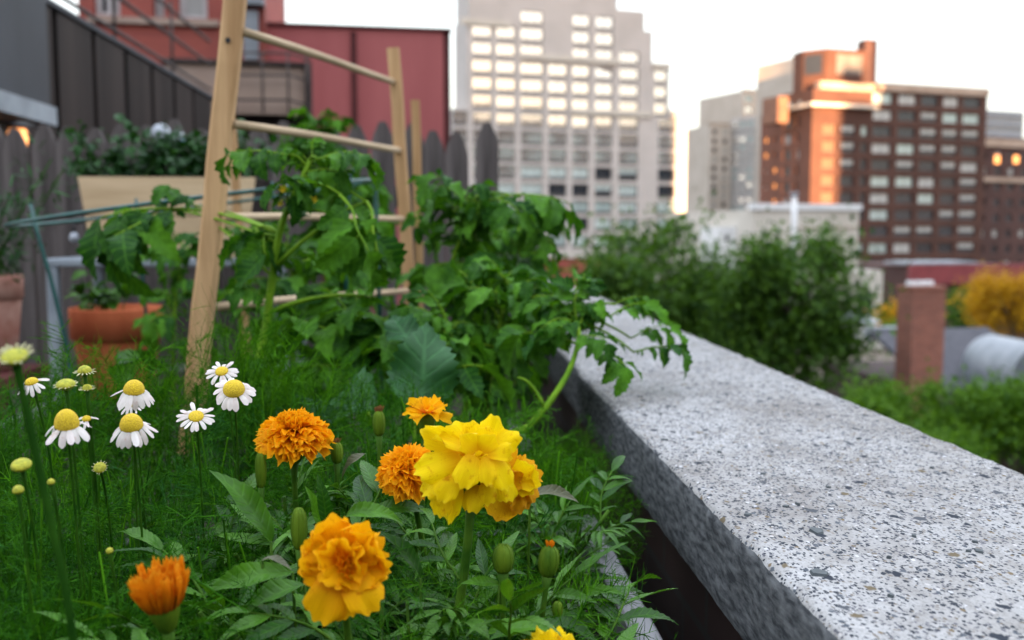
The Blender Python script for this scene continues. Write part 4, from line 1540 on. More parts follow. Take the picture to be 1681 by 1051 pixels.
# ================================================================ TREES
def leaf_cloud(mb, lobes, n, size, mat=0, thin=1.0):
    """n folded leaves spread through several lobes (centre, radii), thicker near the lobe surfaces."""
    w_ = np.array([lb[1][0] * lb[1][1] * lb[1][2] for lb in lobes]) ** 0.75
    pick = rng.choice(len(lobes), n, p=w_ / w_.sum())
    C = np.array([lb[0] for lb in lobes])[pick]
    Rr = np.array([lb[1] for lb in lobes])[pick]
    dv = rng.normal(size=(n, 3))
    dv /= np.linalg.norm(dv, axis=1)[:, None]
    rad = rng.random(n) ** 0.42 * (1 + 0.16 * rng.normal(size=n))
    P = C + dv * Rr * rad[:, None]
    # twig clumps: pull leaves towards shared points
    nc = max(8, n // 14)
    cl = P[rng.choice(n, nc)]
    k = rng.integers(0, nc, n)
    P = cl[k] + rng.normal(size=(n, 3)) * size * (1.0 + 1.6 * rng.random((nc, 1))[k])
    y = rng.normal(size=(n, 3)) + [0, 0, -0.25]
    y /= np.linalg.norm(y, axis=1)[:, None]
    z = rng.normal(size=(n, 3)) + [0, 0, 0.8]
    x = np.cross(y, z)
    x /= np.linalg.norm(x, axis=1)[:, None]
    z = np.cross(x, y)
    s = size * (0.6 + 0.8 * rng.random(n))[:, None]
    base = np.array([[0, 0, 0], [0.32, 0.5, 0.1], [0, 1, 0], [-0.32, 0.5, 0.1], [0, 0.5, -0.05]])
    V = P[:, None, :] + s[:, None, :] * (base[None, :, 0:1] * x[:, None, :] + base[None, :, 1:2] * y[:, None, :] + base[None, :, 2:3] * z[:, None, :])
    f = np.array([0, 1, 4, 4, 1, 2, 4, 2, 3, 0, 4, 3])
    L = (np.arange(n)[:, None] * 5 + f[None]).ravel()
    UV = np.tile(np.array([[0.5, 0], [1, .5], [.5, 1], [-1, .5], [.5, .5]]), (n, 1))
    mb.raw(V.reshape(-1, 3), L, [3] * (4 * n), UV, None, mat)


def tree(label, px, py, Y, rx, rz, n, size, mt, nl=9, name='tree', group=None, trunk=True):
    c = at(px, py, Y)
    t = thing(name, label, 'tree', (c[0], c[1], 0), group)
    lobes = []
    for k in range(nl):
        a = rng.random() * 2 * PI
        q = rng.random() ** 0.5 * (0.72 if nl < 40 else 0.92)
        e = rng.uniform(-0.75, 0.8)
        rr_ = (0.18 + 0.30 * rng.random()) * (1 - 0.3 * abs(e)) * (1 if nl < 40 else 0.62)
        lobes.append((c + np.array([rx * q * math.cos(a), rx * q * math.sin(a), rz * e]), np.array([rx * rr_, rx * rr_, rz * rr_])))
    mb = MB()
    leaf_cloud(mb, lobes, n, size)
    mb.build('crown', mt, t)
    mb = MB()
    top = c + [0, 0, rz * 0.3]
    mb.tube([(c[0], c[1], 0), (c[0] + 0.1, c[1], c[2] * 0.5), c - [0, 0, rz * 0.6], top], [0.17, 0.13, 0.09, 0.03], 8)
    for (lc, lr) in lobes:
        st = c + np.array([0, 0, rz * rng.uniform(-0.8, 0.0)])
        mb.tube([st, (st + lc) / 2 + [0, 0, 0.1], lc + [0, 0, lr[2] * 0.5]], [0.06, 0.035, 0.012], 6)
    mb.build('trunk', M['bark'], t)
    return t


tree('round green tree crown rising beyond the parapet in front of pale tower', 1062, 500, 25, 2.2, 2.15, 14000, 0.17, M['tree_leaf'], 44)
tree('taller dark green tree standing in front of the white low building', 1292, 520, 22, 1.7, 1.95, 14000, 0.15, M['tree_leaf'], 44)
tree('small green tree between the two larger crowns', 1190, 600, 27, 1.5, 1.5, 7000, 0.16, M['tree_leaf'], 18)
tree('bright green treetop below the parapet right of the dark tree', 1432, 675, 11, 0.70, 0.50, 10000, 0.055, M['bush_leaf'], 9, group='bright treetops under the parapet')
tree('bright green treetop at the foot of the brick chimney', 1560, 680, 10.5, 0.72, 0.50, 11000, 0.055, M['bush_leaf'], 9, group='bright treetops under the parapet')
tree('bright green treetop cut by the right edge of the picture', 1690, 690, 10, 0.70, 0.55, 10000, 0.055, M['bush_leaf'], 9, group='bright treetops under the parapet')
tree('lowest bright green treetop just above the coping edge', 1500, 740, 9.5, 0.75, 0.42, 8000, 0.055, M['bush_leaf'], 8, group='bright treetops under the parapet')
tree('large yellow autumn tree at the right edge', 1665, 497, 40, 2.0, 1.55, 12000, 0.13, M['yellow_leaf'], 14)
tree('small yellow autumn tree left of the brick chimney', 1470, 520, 52, 1.0, 0.8, 2000, 0.16, M['yellow_leaf'], 6)
tree('dark green tree behind the chimney next to the yellow tree', 1590, 520, 44, 1.3, 1.2, 2600, 0.15, M['tree_leaf'], 7)
tree('small dark green tree under the small yellow tree', 1465, 553, 46, 0.85, 0.55, 1600, 0.13, M['bush_leaf'], 6)
# ================================================================ LEAF AND PETAL SHAPES
def leaf_proto(wd=0.5, teeth=9, depth=0.18, lobe=0.0, curl=0.6, fold=0.25, shape='ovate', side=0.0, wave=0.05, sub=2, seed=0):
    """A leaf blade of length 1 along +y with a toothed edge, folded along its midrib and arched down."""
    r = random.Random(seed)
    ns = teeth * sub + 1
    us = np.array([-1, -0.55, -0.0, 0.55, 1.0])
    G, UV = [], []
    yy = zz = 0.0
    px_ = 0.0
    ph_ = r.uniform(0, 6.28)
    for i in range(ns):
        v = i / (ns - 1)
        if shape == 'ovate':
            wv = math.sin(PI * v ** 0.62) ** 0.85
        elif shape == 'lance':
            wv = math.sin(PI * v ** 0.72) ** 0.9
        elif shape == 'heart':
            wv = math.sin(PI * min(1, v * 0.97 + 0.03) ** 0.60) ** 0.95
        elif shape == 'broad':
            wv = math.sin(PI * min(1, v * 0.985 + 0.015) ** 0.58) ** 0.78
        else:
            wv = math.sin(PI * v ** 0.5) ** 0.8
        s_ = (i % sub) / sub
        wv = wv * (1 - depth * s_) * (1 + lobe * math.sin(v * 3.2 * PI + 0.6)) * wd * 0.5
        a = curl * v
        if i:
            yy += math.cos(a) / (ns - 1)
            zz -= math.sin(a) / (ns - 1)
        row, uvr = [], []
        for u in us:
            x = u * wv + side * v * v
            z = zz + fold * abs(u) * wv + wave * wv * math.sin(v * 9 + ph_ + (2 if u > 0 else 0)) * abs(u) * 2
            y = yy + abs(u) * wv * 0.25 - (depth * 0.12 * s_ if abs(u) > 0.9 else 0)
            row.append((x, y, z))
            uvr.append((u, v))
        G.append(row)
        UV.append(uvr)
    mb = MB()
    mb.sheet(G, UV)
    mb.pack()
    return mb


def petal_proto(wd=0.5, ruffle=0.25, curl=0.5, k=2.2, notch=0.06, nu=7, nv=6, fan=0.7, cup=0.2, seed=0, base=0.18):
    r = random.Random(seed)
    ph_, p2_ = r.uniform(0, 6.28), r.uniform(0, 6.28)
    G, UV = [], []
    yy = zz = 0.0
    for i in range(nv + 1):
        v = i / nv
        w_ = wd * 0.5 * (base + (1 - base) * v ** fan) * (1 if v < 0.8 else 1 - 0.28 * ((v - 0.8) / 0.2) ** 2)
        a = curl * v * v
        if i:
            yy += math.cos(a) / nv
            zz -= math.sin(a) / nv
        row, uvr = [], []
        for j in range(nu + 1):
            u = -1 + 2 * j / nu
            x = u * w_
            y = yy - 0.20 * u * u * v * v * min(1, wd) + notch * v ** 3 * math.cos(k * PI * u + ph_)
            z = zz + ruffle * wd * v * v * math.sin(k * 1.3 * u + p2_) * 0.6 + cup * wd * u * u * (0.4 + 0.6 * v) * 0.5
            row.append((x, y, z))
            uvr.append((u, v))
        G.append(row)
        UV.append(uvr)
    mb = MB()
    mb.sheet(G, UV)
    mb.pack()
    return mb


TOM = [leaf_proto(0.50 + 0.06 * (i % 3), 6, 0.34, 0.10, 0.5 + 0.25 * (i % 4), 0.35, 'ovate', 0.06 * ((i % 3) - 1), 0.16, 3, i) for i in range(8)]
MAR = [leaf_proto(0.215 + 0.03 * (i % 3), 11, 0.22, 0.0, 0.35 + 0.25 * (i % 4), 0.30, 'lance', 0.05 * ((i % 3) - 1), 0.08, 2, 20 + i) for i in range(8)]
HERB = [leaf_proto(0.62, 6, 0.15, 0.0, 0.5 + 0.2 * i, 0.3, 'ovate', 0, 0.1, 2, 40 + i) for i in range(4)]


def tomato_leaf(seed):
    """Compound leaf, length about 1 along +y: rachis with drooping lobed leaflets in pairs."""
    r = random.Random(seed)
    mb = MB()
    droop = r.uniform(0.25, 0.95)
    P, a, y, z = [], 0, 0.0, 0.0
    n = 12
    for i in range(n + 1):
        P.append(np.array([0.02 * math.sin(i * 0.7 + seed), y, z]))
        ang = 0.25 - droop * (i / n) ** 1.3
        y += math.cos(ang) * 0.72 / n
        z += math.sin(ang) * 0.72 / n
    mb.tube(P, np.linspace(0.016, 0.006, n + 1), 5, 1)
    for t, sz in ((0.32, 0.34), (0.56, 0.46), (0.80, 0.46)):
        for sd in (-1, 1):
            i = min(n - 1, int(t * n + r.uniform(-0.6, 0.6)))
            b = P[i]
            tang = unit(P[i + 1] - P[i])
            d = unit(tang * 0.55 + np.array([sd * 0.9, 0, 0]) + np.array([0, 0, r.uniform(-0.75, 0.05)]))
            up = unit(np.array([-sd * r.uniform(-0.1, 0.5), 0.1, 1.0]))
            st = b + d * 0.05
            mb.tube([b, st], 0.005, 4, 1)
            mb.add(r.choice(TOM), frame(d, up, st, sz * r.uniform(0.8, 1.15), r.uniform(-0.4, 0.4)), 0)
            if r.random() < 0.6:
                b2 = P[max(0, i - 2)]
                d2 = unit(np.array([sd, 0.4, r.uniform(-0.6, 0.1)]))
                mb.add(r.choice(TOM), frame(d2, up, b2, 0.11 * r.uniform(0.7, 1.3)), 0)
    d = unit(P[-1] - P[-2] + np.array([r.uniform(-0.2, 0.2), 0, -0.1]))
    mb.add(r.choice(TOM), frame(d, (0, 0.3, 1), P[-1], 0.54 * r.uniform(0.9, 1.1), r.uniform(-0.5, 0.5)), 0)
    mb.pack()
    return mb


TLEAF = [tomato_leaf(100 + i) for i in range(10)]


def marigold_leaf(seed):
    """Pinnate leaf of narrow toothed leaflets, length about 1."""
    r = random.Random(seed)
    mb = MB()
    n = 10
    P, y, z = [], 0.0, 0.0
    arch = r.uniform(0.3, 1.1)
    for i in range(n + 1):
        P.append(np.array([0.03 * math.sin(i * 0.5 + seed), y, z]))
        ang = 0.35 - arch * i / n
        y += math.cos(ang) * 0.7 / n
        z += math.sin(ang) * 0.7 / n
    mb.tube(P, np.linspace(0.014, 0.007, n + 1), 5, 1)
    for i, sz in ((2, 0.24), (4, 0.36), (6, 0.42), (8, 0.40)):
        for sd in (-1, 1):
            tang = unit(P[i + 1] - P[i])
            d = unit(tang * r.uniform(0.7, 1.1) + np.array([sd * 0.9, 0, r.uniform(-0.2, 0.45)]))
            mb.add(r.choice(MAR), frame(d, (-sd * 0.4, -0.2, 1), P[i], sz * r.uniform(0.85, 1.15), r.uniform(-0.4, 0.4)), 0)
    mb.add(r.choice(MAR), frame(P[-1] - P[-2], (0, 0, 1), P[-1], 0.42, r.uniform(-0.4, 0.4)), 0)
    mb.pack()
    return mb


MLEAF = [marigold_leaf(200 + i) for i in range(8)]


def thread(mb, p0, d, L, w_, bend, segs=2):
    """A hair-thin leaf segment as a narrow ribbon that tapers to a point."""
    d = unit(d)
    sd = unit(np.cross(d, (0.31, 0.2, 1.0) if abs(d[2]) < 0.95 else (1, 0, 0)))
    V = []
    for i in range(segs + 1):
        t = i / segs
        c = p0 + d * L * t + np.array(bend) * L * t * t
        ww = w_ * (1 - 0.75 * t)
        V += [c - sd * ww, c + sd * ww]
    L_ = []
    for i in range(segs):
        L_ += [2 * i, 2 * i + 1, 2 * i + 3, 2 * i + 2]
    UV = [(0.6, 0.5)] * len(V)
    mb.raw(V, L_, [4] * segs, UV)


def frond(seed, dense=1.0):
    """Twice divided thread-leaf, length 1."""
    r = random.Random(seed)
    mb = MB()
    n = int(17 * dense)
    cx, cz = r.uniform(-0.4, 0.4), r.uniform(-0.6, 0.1)
    pt = lambda t: np.array([cx * t * t, t, cz * t * t])
    for k in range(4):
        a, b = pt(k / 4), pt((k + 1) / 4)
        thread(mb, a, b - a, np.linalg.norm(b - a) * 1.02, 0.010 - 0.0015 * k, (0, 0, 0), 1)
    for i in range(n):
        t = 0.15 + 0.82 * i / n
        b = pt(t)
        ang = r.uniform(0, 2 * PI)
        L = 0.34 * (1 - 0.6 * abs(t - 0.45)) * r.uniform(0.7, 1.2)
        d = unit(np.array([math.cos(ang), 0.5, math.sin(ang) * 0.9]))
        bend = (r.uniform(-0.25, 0.25), r.uniform(-0.1, 0.3), r.uniform(-0.25, 0.25))
        thread(mb, b, d, L, 0.0058, bend, 2)
        for q in range(3):
            tq = r.uniform(0.35, 0.8)
            bb = b + d * L * tq + np.array(bend) * L * tq * tq
            d2 = unit(d + np.array([r.uniform(-1, 1), r.uniform(-0.2, 0.5), r.uniform(-1, 1)]) * 0.8)
            thread(mb, bb, d2, L * r.uniform(0.3, 0.6), 0.0046, (0, 0, 0), 1)
    mb.pack()
    return mb


FROND = [frond(300 + i) for i in range(10)]


def rv(s=1.0):
    return np.array([random.gauss(0, s), random.gauss(0, s), random.gauss(0, s)])


def curve(p0, p1, sag, n=10, wob=0.0):
    p0, p1, sag = np.array(p0), np.array(p1), np.array(sag)
    ph_ = random.uniform(0, 6)
    return [p0 + (p1 - p0) * t + sag * 4 * t * (1 - t) * 0.5 + wob * np.array([math.sin(5 * t + ph_), math.cos(4 * t + ph_), 0]) * t * (1 - t) for t in np.linspace(0, 1, n)]


def px_size(px, Y):
    return px / F * Y


# ================================================================ TOMATOES
def tomato_plant(label, path, rad, leaves, seed, extra=(), trusses=(), soil=-0.46, side=(), root=None, spread=1.0, top=True, lo=0.15):
    random.seed(seed)
    P = [np.array(p) for p in path]
    base = P[0].copy()
    if root is not None:
        base = np.array(root)
        P = [base] + P
    t = thing('tomato_plant', label, 'plant', base, 'tomato plants behind the flowers')
    # smooth the path
    Q = []
    for i in range(len(P) - 1):
        p0, p1, p2, p3 = P[max(i - 1, 0)], P[i], P[i + 1], P[min(i + 2, len(P) - 1)]
        for s in np.linspace(0, 1, 6, endpoint=False):
            Q.append(0.5 * ((2 * p1) + (p2 - p0) * s + (2 * p0 - 5 * p1 + 4 * p2 - p3) * s * s + (3 * p1 - p0 - 3 * p2 + p3) * s ** 3))
    Q.append(P[-1])
    mb = MB()
    m = len(Q)
    mb.tube(Q, np.linspace(rad, rad * 0.45, m) * (1 + 0.06 * np.sin(np.arange(m) * 1.9)), 9)
    for pts, r_ in side:
        mb.tube(curve(pts[0], pts[1], (0, 0, 0.02), 8), np.linspace(r_, r_ * 0.5, 8), 7)
    mb.build('stem', M['tomato_stem'], t, True)
    lf = MB()
    nl = int(leaves * 1.45)
    az = random.uniform(0, 6)
    for i in range(nl):
        s = lo + (1.0 - lo) * (i + 0.5) / nl
        k = min(m - 2, int(s * (m - 1)))
        b = Q[k] + (Q[k + 1] - Q[k]) * (s * (m - 1) - k)
        az += 2.4 + random.uniform(-0.4, 0.4)
        el = random.uniform(-0.1, 0.75)
        d = np.array([math.cos(az) * math.cos(el), math.sin(az) * math.cos(el) * 0.9, math.sin(el)])
        L = random.uniform(0.10, 0.185) * spread * (1.0 if s < 0.8 else 0.75)
        lf.add(random.choice(TLEAF), frame(d, (0, 0, 1), b, L, random.uniform(-0.3, 0.3)))
    if top:
        for i in range(7):
            d = unit(Q[-1] - Q[-2] + rv(0.6))
            lf.add(random.choice(TLEAF), frame(d, (0, 0, 1), Q[-1] - unit(Q[-1] - Q[-2]) * 0.006 * i, random.uniform(0.05, 0.10), random.uniform(-0.5, 0.5)))
    for (b, d, L, roll) in extra:
        lf.add(random.choice(TLEAF), frame(d, (0, 0, 1), b, L, roll))
        k = int(np.argmin([np.linalg.norm(q - b) for q in Q]))
        if np.linalg.norm(Q[k] - b) > 0.01:
            lf.tube(curve(Q[k], b, (0, 0, 0.015), 6), [0.0026, 0.0024, 0.0022, 0.002, 0.0019, 0.0018], 5, 1)
    lf.build('leaves', [M['tomato_leaf'], M['tomato_stem']], t, True)
    for (c, r_, kind) in trusses:
        k = int(np.argmin([np.linalg.norm(q - c) for q in Q]))
        if kind == 'fruit':
            fb = MB()
            fb.lathe([(r_ * math.sin(a) * 0.92, -1.15 * r_ * math.cos(a)) for a in np.linspace(0.01, PI - 0.01, 14)], 18, axframe((0.05, 0, 1), c))
            o = fb.build('fruit', M['fruit'], t, True)
            cb = MB()
            for j in range(5):
                a = j * 2 * PI / 5
                cb.add(MAR[j], frame((math.cos(a), math.sin(a), -0.25), (0, 0, 1), c + [0, 0, r_ * 1.15], r_ * 1.1), 0)
            cb.tube(curve(Q[k], c + np.array([0, 0, r_ * 1.15]), (0, 0, 0.02), 7), 0.002, 5)
            cb.build('fruit_stalk', M['tomato_stem'], t, True)
        else:
            fb = MB()
            fb.tube(curve(Q[k], c, (0, 0, 0.02), 7), 0.0014, 5, 1)
            for j in range(6):
                a = j * PI / 3
                fb.add(PETS['star'], frame((math.cos(a), math.sin(a) * 0.5 - 0.5, math.sin(a)), (0, -1, 0.3), c, r_), 0)
            fb.build('blossom', [M['blossom'], M['tomato_stem']], t, True)
    return t


PETS = {'star': petal_proto(0.36, 0.05, -0.5, 1.0, 0.0, 3, 4, 0.3, 0.1, 1, 0.5)}
SOIL2 = R(-0.468)


def drop(p):
    return np.array([p[0], p[1], SOIL2])


A = lambda x, y, Y: at(x, y, Y)
pA = [A(418, 640, 1.52), A(436, 540, 1.54), A(447, 455, 1.55), A(462, 370, 1.55), A(497, 290, 1.56), A(510, 262, 1.57)]
tomato_plant('tall tomato plant with thick pale stem and curled top beside the near trellis pole', pA, 0.0085, 6, 11,
             extra=[(A(315, 345, 1.80), (-0.85, -0.25, -0.15), 0.21, 0.2), (A(300, 342, 1.81), (-0.6, -0.6, -0.45), 0.20, 0.0), (A(285, 345, 1.82), (-0.75, -0.4, -0.65), 0.18, -0.2), (A(320, 338, 1.84), (-0.4, -0.5, 0.3), 0.10, 0.0), (A(420, 375, 1.6), (0.3, -0.8, -0.4), 0.13, 0.1),
                    (A(475, 255, 1.55), (-0.8, -0.5, -0.1), 0.13, 0), (A(520, 262, 1.55), (0.9, -0.3, 0.1), 0.13, 0.2), (A(560, 320, 1.5), (0.3, -0.5, -0.7), 0.16, 0), (A(600, 330, 1.52), (0.2, -0.6, -0.8), 0.17, 0.3),
                    (A(470, 440, 1.7), (0.6, 0.2, 0.1), 0.15, 0)],
             trusses=[(A(633, 404, 1.5), 0.0125, 'fruit'), (A(465, 312, 1.5), 0.008, 'blossom'), (A(515, 330, 1.52), 0.008, 'blossom'), (A(488, 342, 1.54), 0.007, 'blossom'), (A(460, 335, 1.55), 0.007, 'blossom')],
             side=[((A(445, 512, 1.545), A(600, 486, 1.5)), 0.0045), ((A(449, 440, 1.55), A(600, 330, 1.55)), 0.004), ((A(447, 455, 1.55), A(315, 345, 1.80)), 0.0028)],
             root=drop(A(405, 700, 1.52)), spread=0.72)
pB = [A(600, 640, 2.8), A(590, 520, 2.8), A(585, 420, 2.8), A(575, 350, 2.8), A(560, 300, 2.8)]
tomato_plant('bushy tomato plant seen between the two trellis poles behind the rungs', pB, 0.008, 24, 12, root=drop(A(600, 660, 2.8)), spread=1.25)
pC = [A(770, 640, 2.0), A(770, 520, 2.0), A(775, 430, 1.98), A(780, 365, 1.98), A(778, 325, 2.0)]
tomato_plant('dense drooping tomato plant right of the trellis in front of the last pickets', pC, 0.008, 24, 13, root=drop(A(745, 650, 2.0)), spread=1.0,
             extra=[(A(840, 320, 2.0), (0.8, -0.4, -0.2), 0.17, 0), (A(845, 365, 2.0), (0.7, -0.5, -0.4), 0.16, 0.2), (A(745, 320, 1.95), (-0.3, -0.6, 0.2), 0.13, 0), (A(800, 330, 1.95), (0.4, -0.8, -0.1), 0.17, 0), (A(688, 345, 1.95), (-0.1, -0.9, -0.6), 0.08, 0)],
             side=[((A(735, 465, 1.95), A(755, 395, 1.93)), 0.005), ((A(755, 360, 1.98), A(840, 320, 2.0)), 0.004)])
pD = [A(560, 600, 2.9), A(545, 450, 2.9), A(540, 330, 2.9), A(528, 265, 2.9), A(520, 215, 2.9)]
tomato_plant('farthest tomato plant rising above the fence line behind the cage', pD, 0.008, 24, 14, root=drop(A(560, 620, 2.9)), spread=1.0, lo=0.3)
pE = [A(830, 735, 1.36), A(868, 700, 1.36), A(906, 655, 1.37), A(938, 600, 1.4), A(950, 545, 1.44), A(935, 515, 1.5)]
tomato_plant('sprawling tomato plant with a bare bent stem leaning over the coping', pE, 0.0062, 5, 15, root=drop(A(800, 800, 1.36)), spread=0.7, lo=0.75,
             extra=[(A(985, 578, 1.42), (0.45, -0.7, -0.3), 0.085, 0.1), (A(1040, 578, 1.50), (0.95, -0.25, 0.05), 0.095, 0.1), (A(1000, 520, 1.5), (0.8, 0.1, 0.3), 0.09, 0), (A(1035, 555, 1.52), (0.9, -0.1, 0.25), 0.09, -0.2),
                    (A(945, 510, 1.5), (0.2, 0.3, 0.5), 0.09, 0), (A(1010, 500, 1.55), (0.7, 0.2, 0.2), 0.08, 0)],
             side=[((A(893, 668, 1.365), A(850, 620, 1.36)), 0.003)])
pF = [A(850, 600, 2.3), A(850, 500, 2.3), A(852, 430, 2.3), A(850, 380, 2.3)]
tomato_plant('small tomato plant against the coping at the end of the bed', pF, 0.006, 18, 16, root=drop(A(840, 640, 2.3)), spread=1.05)
pG = [A(800, 640, 1.6), A(815, 560, 1.6), A(830, 500, 1.62), A(850, 470, 1.65)]
tomato_plant('low leafy tomato plant in front of the coping below the drooping plant', pG, 0.006, 20, 17, root=drop(A(790, 700, 1.6)), spread=0.95, lo=0.0)
pH = [A(560, 660, 1.55), A(575, 580, 1.55), A(590, 560, 1.56), A(585, 525, 1.58)]
tomato_plant('low dark tomato plant behind the orange pompom marigold', pH, 0.006, 10, 18, root=drop(A(550, 700, 1.55)), spread=1.0, lo=0.0)
pI = [A(400, 640, 2.15), A(395, 540, 2.15), A(390, 440, 2.15), A(400, 380, 2.15)]
tomato_plant('tomato plant inside the wire cage beside the terracotta pot', pI, 0.006, 10, 19, root=drop(A(400, 660, 2.15)), spread=0.85, lo=0.2)
pJ = [A(690, 690, 1.5), A(700, 600, 1.5), A(722, 570, 1.52), A(735, 530, 1.55)]
tomato_plant('leafy tomato plant behind the broad squash leaf', pJ, 0.006, 15, 20, root=drop(A(690, 720, 1.5)), spread=0.95, lo=0.0)

pK = [A(480, 620, 2.35), A(485, 540, 2.35), A(480, 460, 2.35), A(470, 400, 2.35)]
tomato_plant('shaded tomato plant low behind the trellis rungs', pK, 0.006, 16, 21, root=drop(A(480, 640, 2.35)), spread=1.05, lo=0.0)
pL = [A(285, 640, 2.45), A(285, 560, 2.45), A(290, 470, 2.45), A(300, 410, 2.45)]
tomato_plant('tomato plant left of the near trellis pole above the orange pot', pL, 0.006, 10, 22, root=drop(A(300, 650, 2.45)), spread=0.85, lo=0.25)
pM = [A(800, 560, 3.0), A(805, 480, 3.0), A(815, 420, 3.0), A(820, 360, 3.0)]
tomato_plant('last tomato plant close to the end pickets and the coping', pM, 0.006, 16, 23, root=drop(A(800, 590, 3.0)), spread=1.2, lo=0.1)

# ---------------------------------------------------------------- squash leaves
random.seed(30)
sq = thing('squash_plant', 'broad blue green toothed squash leaves standing behind the marigolds', 'plant', drop(A(690, 800, 1.27)))
SQ = [leaf_proto(0.80, 10, 0.20, 0.04, 0.35 + 0.25 * i, 0.13, 'heart', 0.03, 0.22, 3, 60 + i) for i in range(3)]
mb = MB()
for (tip, basep, s, up, k, roll) in ((A(697, 528, 1.27), A(692, 672, 1.24), 1.0, (0.12, -1, 0.35), 0, 0.05), (A(482, 628, 1.3), A(602, 676, 1.22), 1.0, (0.25, -0.35, 1), 1, 0.1),
                                 (A(640, 512, 1.44), A(672, 560, 1.40), 1.0, (0.4, -1, 0.6), 0, 0.3)):
    d = tip - basep
    mb.add(SQ[k], frame(d, up, basep, np.linalg.norm(d) * 1.06 * s, roll))
o = mb.build('leaves', M['squash_leaf'], sq, True)
mb = MB()
for b in (A(692, 672, 1.24), A(602, 676, 1.22), A(672, 560, 1.40)):
    mb.tube(curve(drop(A(690, 800, 1.27)), b, (0, 0, 0.05), 8), 0.0028, 6)
mb.build('stem', M['tomato_stem'], sq, True)

# ---------------------------------------------------------------- herbs in the box, pots at the left
def herb(label, c0, c1, n, size, mt, name='herb_plant', hgt=0.12, cat='plant', up=0.7, protos=None, stems=14):
    protos = protos or HERB
    c0, c1 = np.array(c0), np.array(c1)
    t = thing(name, label, cat, (c0 + c1) / 2 * [1, 1, 0] + [0, 0, min(c0[2], c1[2])])
    mb, sb = MB(), MB()
    for i in range(stems):
        b = c0 + (c1 - c0) * np.array([random.random(), random.random(), 0])
        e = b + np.array([random.gauss(0, hgt * 0.35), random.gauss(0, hgt * 0.35) - hgt * 0.15, hgt * random.uniform(0.5, 1.2)])
        C = curve(b, e, (0, 0, 0.02), 7)
        sb.tube(C, 0.002, 5)
        for k in range(n // stems):
            p = C[random.randint(1, 6)] + rv(hgt * 0.12)
            d = unit(rv(1) + [0, -0.3, up - 0.3])
            mb.add(random.choice(protos), frame(d, (0, -0.2, 1), p, size * random.uniform(0.6, 1.3), random.uniform(-0.5, 0.5)))
    sb.build('stem', M['cham_stem'], t)
    mb.build('leaves', mt, t, True)
    return t


random.seed(41)
herb('dark green bushy herbs spilling over the pale box planter', (q0[0] - 0.04, Yf + 0.05, zt - 0.03), (q1[0] - 0.06, Yf + dep - 0.05, zt - 0.02), 1000, 0.042, M['herb_leaf'], hgt=0.155, stems=44)
herb('small bright green seedling in the orange terracotta pot', pc - [prt * 0.7, 0.05, 0.02], pc + [prt * 0.2, 0.02, -0.02], 60, 0.05, M['marigold_leaf'], hgt=0.085, stems=8)
herb('tall dark rosemary like shrub in the faded pot at the left edge', p2c - [0.06, 0.06, 0.02], p2c + [0.07, 0.06, -0.02], 900, 0.040, M['herb_leaf'], hgt=0.30, stems=14, protos=[leaf_proto(0.16, 3, 0.0, 0, 0.2, 0.2, 'lance', 0, 0, 2, 70 + i) for i in range(3)], name='rosemary_shrub', up=1.2)
random.seed(42)
# a broad leaved weed in front of the pot
herb('pale green weed with hanging leaves in front of the terracotta pot', A(205, 600, 2.0) - [0.05, 0, 0.02], A(215, 600, 2.0) + [0.02, 0.02, -0.02], 8, 0.062, M['marigold_leaf'], hgt=0.05, stems=4, up=-0.2, name='weed')

# ================================================================ FEATHERY FOLIAGE OF THE BED (uncountable)
random.seed(50)
SOIL1 = R(-0.412)
ff = MB()
NF = 4200
KEEP = [(483, 712, 0.86, 62), (668, 772, 0.80, 52), (775, 770, 0.69, 100), (830, 782, 0.72, 62), (702, 680, 0.93, 36), (566, 935, 0.60, 84), (262, 962, 0.56, 46),
        (905, 1060, 0.6, 40), (220, 642, 0.76, 34), (216, 700, 0.72, 38), (384, 640, 0.82, 36), (364, 610, 0.88, 26), (322, 684, 0.80, 30), (110, 698, 0.68, 44), (52, 628, 0.74, 26),
        (491, 866, 0.70, 20), (826, 916, 0.68, 20), (901, 920, 0.69, 22), (262, 1010, 0.56, 30), (430, 830, 0.72, 30), (536, 830, 0.7, 26)]


def blocked(p, reach=0.03):
    for (kx, ky, kY, kr) in KEEP:
        c = at(kx, ky, kY)
        v = (CAM - c) * 0.75
        t = max(0.0, min(1.0, (p - c) @ v / (v @ v)))
        if np.linalg.norm(p - c - v * t) < px_size(kr, kY) * (1 - 0.75 * t) + reach * (1 - 0.5 * t):
            return True
    return False


